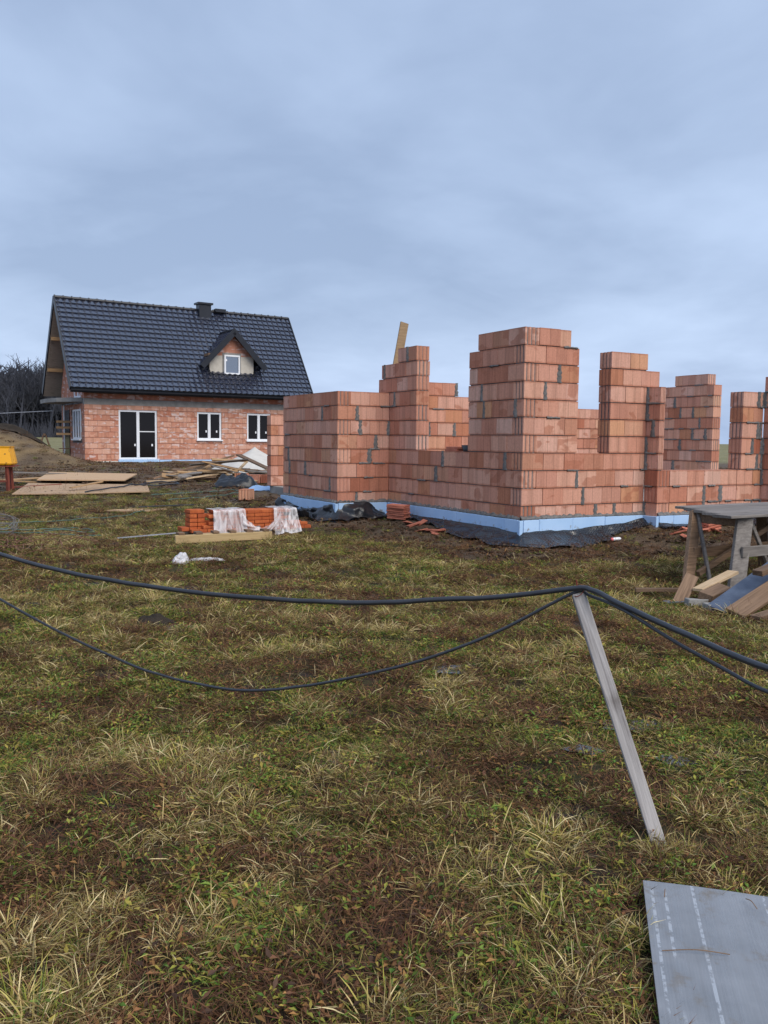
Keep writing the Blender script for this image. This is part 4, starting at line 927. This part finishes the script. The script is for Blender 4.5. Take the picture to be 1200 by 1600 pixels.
# tangle of wire and dry twigs at the left edge
rw = random.Random(21); b = MB()
for i in range(12):
    a = rw.uniform(0, 6.3); r0 = rw.uniform(.14, .26); cz = rw.uniform(.04, .22); pts = [(-5.72+r0*math.cos(a+q*.55)+rw.gauss(0, .02), 12.75+r0*.8*math.sin(a+q*.55), gz(-5.7, 12.7)+cz+.10*math.sin(a+q*.5)) for q in range(11)]; b.tube(pts, .005, 4)
tag(b.build('wire_tangle', simple('dull wire', (.13, .12, .12), (.22, .21, .20), 6, .6, 0)), 'coil of grey wire tangled at the left edge of the grass', 'wire coil')
b = MB()
for i in range(60):
    x, y = -5.0+rw.gauss(0, .45), 11.3+rw.gauss(0, .55); a = rw.gauss(-.75, .5); l_ = rw.uniform(.2, .7); g_ = gz(x, y); b.tube([(x, y, g_+.02), (x+l_*.5*math.cos(a), y+l_*.5*math.sin(a), g_+.05+rw.random()*.10), (x+l_*math.cos(a), y+l_*math.sin(a), g_+.03+rw.random()*.14)], .005, 4)
tag(b.build('twig_litter', simple('reddish twig', (.12, .055, .035), (.22, .12, .075), 6, .8, 0)), 'reddish dry twigs scattered below the wire coil', kind='stuff')
# clod and puddles
lump('earth_clod', -1.86, 6.90, .15, .12, .095, simple('wet clod', (.018, .014, .010), (.05, .038, .028), 10, .9, .8, .02), 17, 'dark clod of earth standing in the grass beside a small puddle', 'clod', 20)
def puddle(cx, cy, rx, ry, seed, lb):
    zz = min(gz(cx+rx*.6*math.cos(q), cy+ry*.6*math.sin(q)) for q in np.arange(0, 6.3, .5))+.022
    P = [(cx+rx*math.cos(q*.2618)*(.6+.7*float(vnoise(q*.9, seed, seed))), cy+ry*math.sin(q*.2618)*(.6+.7*float(vnoise(q*.9+4, seed, seed))), zz) for q in range(24)]
    b = MB(); b.quad(*P); o = b.build('puddle', M_WATER); o['kind'] = 'structure'
puddle(-1.62, 6.72, .16, .12, 3, ''); puddle(-2.45, 7.75, .3, .08, 5, ''); puddle(1.40, 3.98, .10, .07, 7, ''); puddle(1.33, 4.5, .2, .10, 9, ''); puddle(.5, 5.5, .16, .1, 11, ''); puddle(1.0, 4.1, .09, .06, 13, '')

# ------------------------------------------------------------------ grass: tufts scattered as instances
TUFT = bpy.data.collections.new('tuft_sources')
def tuft(name, nb, rad, lmin, lmax, wid, tilt, droop, pal, seed, leaf=0, leafs=()):
    r = np.random.default_rng(seed); V_ = []; F_ = []; C_ = []
    for i in range(nb):
        ph = r.uniform(0, 2*math.pi); rr = rad*math.sqrt(r.random()); bx, by = rr*math.cos(ph), rr*math.sin(ph)
        az = ph+r.normal(0, .9) if r.random() < .75 else r.uniform(0, 6.28); th = min(max(r.normal(tilt, .28), .05), 1.5); ln = r.uniform(lmin, lmax); w_ = wid*r.uniform(.6, 1.3)
        c = np.array(pal[r.integers(len(pal))])*r.uniform(.75, 1.25); px, py, pz = bx, by, -.012; n = 4; i0 = len(V_); sx, sy = -math.sin(az), math.cos(az); tw = r.uniform(-.8, .8)
        for k in range(n):
            ww = w_*(1-.55*k/(n-1))*.5
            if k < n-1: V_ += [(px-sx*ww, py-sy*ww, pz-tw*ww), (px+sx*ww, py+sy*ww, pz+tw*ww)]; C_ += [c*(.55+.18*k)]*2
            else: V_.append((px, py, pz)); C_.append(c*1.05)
            st_ = ln/(n-1); px += st_*math.sin(th)*math.cos(az); py += st_*math.sin(th)*math.sin(az); pz += st_*math.cos(th); th = min(th+droop*r.uniform(.5, 1.4), 2.1)
            pz = max(pz, .002+.01*r.random())
        F_ += [(i0, i0+1, i0+3, i0+2), (i0+2, i0+3, i0+5, i0+4), (i0+4, i0+5, i0+6)]
    for i in range(leaf):
        rr = rad*1.3*math.sqrt(r.random()); ph = r.uniform(0, 6.28); x, y = rr*math.cos(ph), rr*math.sin(ph); z = .006+.03*r.random(); az = r.uniform(0, 6.28); l_ = r.uniform(.007, .019); w_ = l_*r.uniform(.35, .6); c = np.array(leafs[r.integers(len(leafs))])*r.uniform(.7, 1.3)
        cx, sx = math.cos(az), math.sin(az); up = r.normal(0, .35); i0 = len(V_)
        for a, b, zz in ((-l_, 0, 0), (0, -w_, .004), (l_, 0, up*l_), (0, w_, .005)): V_.append((x+a*cx-b*sx, y+a*sx+b*cx, z+zz+a*up*.5))
        C_ += [c]*4; F_ += [(i0, i0+1, i0+2, i0+3)]
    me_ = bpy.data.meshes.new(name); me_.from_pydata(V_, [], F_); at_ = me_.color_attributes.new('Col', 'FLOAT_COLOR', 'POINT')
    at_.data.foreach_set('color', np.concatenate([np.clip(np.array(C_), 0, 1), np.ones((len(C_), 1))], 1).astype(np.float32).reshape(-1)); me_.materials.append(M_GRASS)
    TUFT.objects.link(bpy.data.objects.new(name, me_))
STRAW = [(.50, .39, .175), (.40, .295, .12), (.62, .51, .28), (.27, .18, .075), (.40, .33, .11), (.22, .135, .06)]
GREEN = [(.085, .145, .020), (.13, .19, .030), (.19, .215, .035), (.28, .26, .055), (.36, .30, .08), (.11, .165, .05)]
BROWN = [(.12, .060, .034), (.18, .092, .048), (.07, .040, .025), (.23, .135, .07), (.14, .062, .038)]
LEAFG = [(.08, .15, .03), (.12, .17, .035), (.20, .20, .04), (.26, .21, .05)]
LEAFB = [(.11, .055, .032), (.17, .085, .04), (.07, .042, .03), (.24, .13, .05)]
kinds = {}
def K(kind, n, *a, **k):
    for i in range(n): kinds.setdefault(kind, []).append(f't{len(TUFT.objects):03d}'); tuft(f't{len(TUFT.objects):03d}', *a, seed=len(TUFT.objects)*7+3, **k)
K('straw', 6, 46, .08, .05, .14, .0036, 1.10, .24, STRAW)
K('green', 6, 46, .07, .025, .075, .0036, .85, .24, GREEN, leaf=8, leafs=LEAFG)
K('brown', 5, 50, .11, .04, .17, .0032, 1.38, .05, BROWN, leaf=9, leafs=LEAFB)
K('mat', 6, 70, .12, .03, .12, .0034, 1.28, .10, STRAW+BROWN+GREEN+BROWN)
K('leafy', 5, 14, .07, .025, .06, .0036, 1.0, .2, GREEN, leaf=46, leafs=LEAFG+LEAFG+LEAFB)
K('clump', 3, 75, .05, .08, .19, .0042, .90, .30, STRAW+GREEN[2:]+STRAW)
K('stalk', 3, 4, .05, .12, .28, .0028, .3, .10, BROWN)
def clods(seed):
    r = np.random.default_rng(seed); V_ = []; F_ = []; C_ = []
    for i in range(7):
        bm = bmesh.new(); bmesh.ops.create_icosphere(bm, subdivisions=1, radius=1); i0 = len(V_); s_ = r.uniform(.007, .028); x, y = r.normal(0, .10, 2); c = np.array([(.085, .060, .042), (.055, .038, .027), (.12, .085, .058)][r.integers(3)])*r.uniform(.6, 1.1)
        for v_ in bm.verts: q = v_.co*s_*r.uniform(.65, 1.25); V_.append((x+q.x*1.2, y+q.y, q.z*.75+s_*.2)); C_.append(c)
        F_ += [tuple(i0+v_.index for v_ in f.verts) for f in bm.faces]; bm.free()
    n = f't{len(TUFT.objects):03d}'; kinds.setdefault('clod', []).append(n); me_ = bpy.data.meshes.new(n); me_.from_pydata(V_, [], F_); at_ = me_.color_attributes.new('Col', 'FLOAT_COLOR', 'POINT')
    at_.data.foreach_set('color', np.concatenate([np.clip(np.array(C_), 0, 1), np.ones((len(C_), 1))], 1).astype(np.float32).reshape(-1)); me_.materials.append(M_GRASS); TUFT.objects.link(bpy.data.objects.new(n, me_))
for i in range(4): clods(i+50)
names = sorted(o.name for o in TUFT.objects); IDX = {n: i for i, n in enumerate(names)}
pts = []; rots = []; scl = []; ids = []
PALE = [(-.75, 3.68, .22), (-.66, 3.32, .18), (-.95, 2.66, .20), (-.27, 2.8, .12), (-1.0, 2.38, .22), (-.58, 2.5, .14), (-.83, 2.12, .18), (.39, 3.5, .16), (-.85, 3.95, .2), (1.32, 3.4, .14), (-.54, 6.06, .3), (1.22, 6.14, .3), (2.9, 7.0, .25)]
def scatter(y0, y1, dens, smin, smax):
    n = int(dens*(y1-y0)*((y0+y1)/2*1.06+4)); yy = rng.uniform(y0, y1, n); hw = .53*yy+2; xx = rng.uniform(-1, 1, n)*hw
    a, b = loc_b(xx, yy); dw = np.minimum(np.minimum(_box(a, b, 0, 12, 0, 12), _box(a, b, -1.02, 2, 3.81, 6.26)), _box(a, b, 2.35, 12, -.27, 1))
    sm = soil_mask(xx, yy, dw); g = fbm(xx, yy, 1.6, 4, 31); boost = np.zeros(n)
    for (bx, by, br) in PALE: boost = np.maximum(boost, np.exp(-((xx-bx)**2+(yy-by)**2)/br**2))
    m_ = np.maximum(fbm(xx, yy, 2.6, 4, 33), .6*(boost > .55)); s2 = np.maximum(fbm(xx, yy, 3.5, 2, 35), .8*(boost > .55)); g = np.where(boost > .55, .3, g); r = rng.random(n); r2 = rng.random(n)
    c_, s_ = math.cos(R_(-13.6)), math.sin(R_(-13.6)); lx = (xx-.888)*c_+(yy-2.784)*s_; ly = -(xx-.888)*s_+(yy-2.784)*c_
    keep = (dw > .12) & ~((lx > -.0) & (lx < 1.05) & (ly > -1.32) & (ly < .0)) & (r2 > sm*.35) & ~((m_ < .33) & (r2 < .5))
    pa = np.cos(R_(30)); keep &= ~((np.abs((xx+2.63)*pa+(yy-12.52)*.5-.78) < .9) & (np.abs(-(xx+2.63)*.5+(yy-12.52)*pa-.5) < .55))
    zz = height(xx, yy)
    for i in np.nonzero(keep)[0]:
        q = r[i]
        if sm[i] > .5: kd = 'clod' if q < .42 else ('brown' if q < .80 else ('mat' if q < .90 else ('stalk' if q < .95 else 'green')))
        elif m_[i] < .44: kd = 'brown' if q < .56 else ('mat' if q < .82 else ('leafy' if q < .92 else 'green'))
        elif g[i] > .53: kd = 'green' if q < .44 else ('mat' if q < .64 else ('leafy' if q < .80 else ('straw' if q < .94 else 'brown')))
        elif s2[i] > .52: kd = 'straw' if q < .38 else ('clump' if q < .46 else ('mat' if q < .70 else ('green' if q < .90 else 'brown')))
        else: kd = 'mat' if q < .38 else ('brown' if q < .60 else ('green' if q < .76 else ('straw' if q < .88 else ('leafy' if q < .975 else 'stalk'))))
        l = kinds[kd]; ids.append(IDX[l[rng.integers(len(l))]]); pts.append((xx[i], yy[i], zz[i])); rots.append((rng.normal(0, .12), rng.normal(0, .12), rng.uniform(0, 6.28))); scl.append(rng.uniform(smin, smax))
for i in range(16):
    an = rng.uniform(0, 6.28); x, y = 1.075+.07*math.cos(an), 3.05+.05*math.sin(an); l = kinds[('clump', 'straw', 'green')[i % 3]]; ids.append(IDX[l[rng.integers(len(l))]]); pts.append((x, y, gz(x, y))); rots.append((0, 0, rng.uniform(0, 6.28))); scl.append(rng.uniform(.5, .9))
scatter(1.3, 4.5, 520, .45, 1.05); scatter(4.5, 8, 300, .6, 1.15); scatter(8, 13, 140, .75, 1.3); scatter(13, 22, 48, .9, 1.5); scatter(22, 38, 14, 1.0, 1.9)
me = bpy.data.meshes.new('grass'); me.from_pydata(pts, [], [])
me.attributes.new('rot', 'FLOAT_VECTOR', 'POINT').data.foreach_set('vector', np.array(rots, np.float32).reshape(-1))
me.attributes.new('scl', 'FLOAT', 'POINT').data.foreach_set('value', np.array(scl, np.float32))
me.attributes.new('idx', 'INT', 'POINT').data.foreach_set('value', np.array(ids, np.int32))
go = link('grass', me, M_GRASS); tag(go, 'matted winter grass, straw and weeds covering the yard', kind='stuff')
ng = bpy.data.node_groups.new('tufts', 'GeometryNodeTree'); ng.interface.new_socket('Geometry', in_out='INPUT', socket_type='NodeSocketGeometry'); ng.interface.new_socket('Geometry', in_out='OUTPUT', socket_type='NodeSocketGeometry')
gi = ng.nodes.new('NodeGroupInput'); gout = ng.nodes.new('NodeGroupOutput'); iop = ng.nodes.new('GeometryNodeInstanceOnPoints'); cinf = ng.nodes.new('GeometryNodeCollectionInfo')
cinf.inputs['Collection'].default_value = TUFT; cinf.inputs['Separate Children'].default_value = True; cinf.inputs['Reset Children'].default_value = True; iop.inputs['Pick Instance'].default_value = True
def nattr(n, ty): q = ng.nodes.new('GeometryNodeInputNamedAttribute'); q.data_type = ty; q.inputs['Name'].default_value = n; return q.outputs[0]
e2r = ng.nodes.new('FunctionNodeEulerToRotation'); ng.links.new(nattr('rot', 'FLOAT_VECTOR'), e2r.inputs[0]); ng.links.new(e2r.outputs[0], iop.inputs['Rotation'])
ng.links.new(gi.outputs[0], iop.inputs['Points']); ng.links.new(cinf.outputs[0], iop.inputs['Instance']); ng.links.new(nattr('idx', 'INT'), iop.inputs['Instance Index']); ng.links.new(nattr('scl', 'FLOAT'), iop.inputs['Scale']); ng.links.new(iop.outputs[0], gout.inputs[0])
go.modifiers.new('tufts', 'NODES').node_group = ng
print('tufts', len(pts))

# ------------------------------------------------------------------ bare wood on the horizon
def bare_tree(seed, H):
    r = random.Random(seed); tb_ = MB(); cb = MB()
    def grow(p, d, ln, rad, lvl, mb):
        pts = [p]; q = p.copy(); dd = d.copy(); n = 3
        for i in range(n): dd = (dd+Vector((r.gauss(0, .10), r.gauss(0, .10), .06+r.gauss(0, .05)))).normalized(); q = q+dd*ln/n; pts.append(q.copy())
        mb.tube(pts, [max(rad*(1-.5*i/n), .012) for i in range(n+1)], 4 if lvl else 6)
        if lvl >= 4: return
        for i in range({0: 9, 1: 5, 2: 4, 3: 3}[lvl]):
            f = r.uniform(.35, 1) if lvl == 0 else r.uniform(.2, 1); k = min(int(f*n), n-1); bp = pts[k].lerp(pts[k+1], f*n-k); a = r.uniform(0, 6.28); sp_ = r.uniform(.35, .8)
            nd = (dd*.8+Vector((math.cos(a), math.sin(a), .25))*sp_).normalized(); grow(bp, nd, ln*r.uniform(.38, .6), rad*.42, lvl+1, cb)
    grow(Vector((0, 0, -.3)), Vector((0, 0, 1)), H*.62, H*.016, 0, tb_)
    return tb_.mesh('trunk'), cb.mesh('crown')
TV = [bare_tree(i, 13) for i in range(5)]
for a, b in TV: a.materials.append(M_TRUNK); b.materials.append(M_TRUNK)
rf = random.Random(2)
for i in range(46):
    x = -98+i*1.72+rf.uniform(-.6, .6); y = 138+rf.uniform(-3, 6)+.15*i; tm, cm = TV[i % 5]
    tr = empty('bare_tree', (x, y, gz(x, y)), rf.uniform(0, 6.28)); s_ = rf.uniform(.78, 1.12); tr.scale = (s_, s_, s_)
    tag(tr, 'tall bare winter tree at the edge of the dark wood behind the houses', 'tree', 'bare trees at the edge of the wood'); link('trunk', tm, None, tr); link('crown', cm, None, tr)
b = MB()
for i in range(8000):
    x = rf.uniform(-125, -19); y = 146+rf.uniform(0, 34); h_ = rf.uniform(7.5, 12.8)*(1 if rf.random() < .7 else .6); g_ = 1.42; a = rf.gauss(0, .09); w_ = rf.uniform(.10, .24)
    p = [(x, y, g_-.4), (x+a*h_*.5, y, g_+h_*.5), (x+a*h_*1.3, y+rf.gauss(0, .4), g_+h_)]; b.tube(p, [w_, w_*.7, .03], 4)
    for k in range(11):
        f = rf.uniform(.3, 1); sx = rf.gauss(0, 1.3); b.tube([(x+a*h_*f, y, g_+h_*f), (x+a*h_*f+sx, y+rf.gauss(0, .6), g_+h_*f+rf.uniform(.6, 2.0))], [.085, .035], 3)
tag(b.build('distant_wood', M_TRUNK), 'dense dark mass of the leafless wood on the horizon', kind='stuff')
b = MB()
for i in range(1100):
    x = rf.uniform(-150, -19); y = 135+rf.uniform(0, 6); 
    for k in range(4): b.tube([(x, y, 1.2), (x+rf.gauss(0, .5), y, 1.4+rf.uniform(.8, 2.4))], [.05, .02], 3)
tag(b.build('undergrowth', M_TRUNK), 'dark brush along the foot of the wood', kind='stuff')
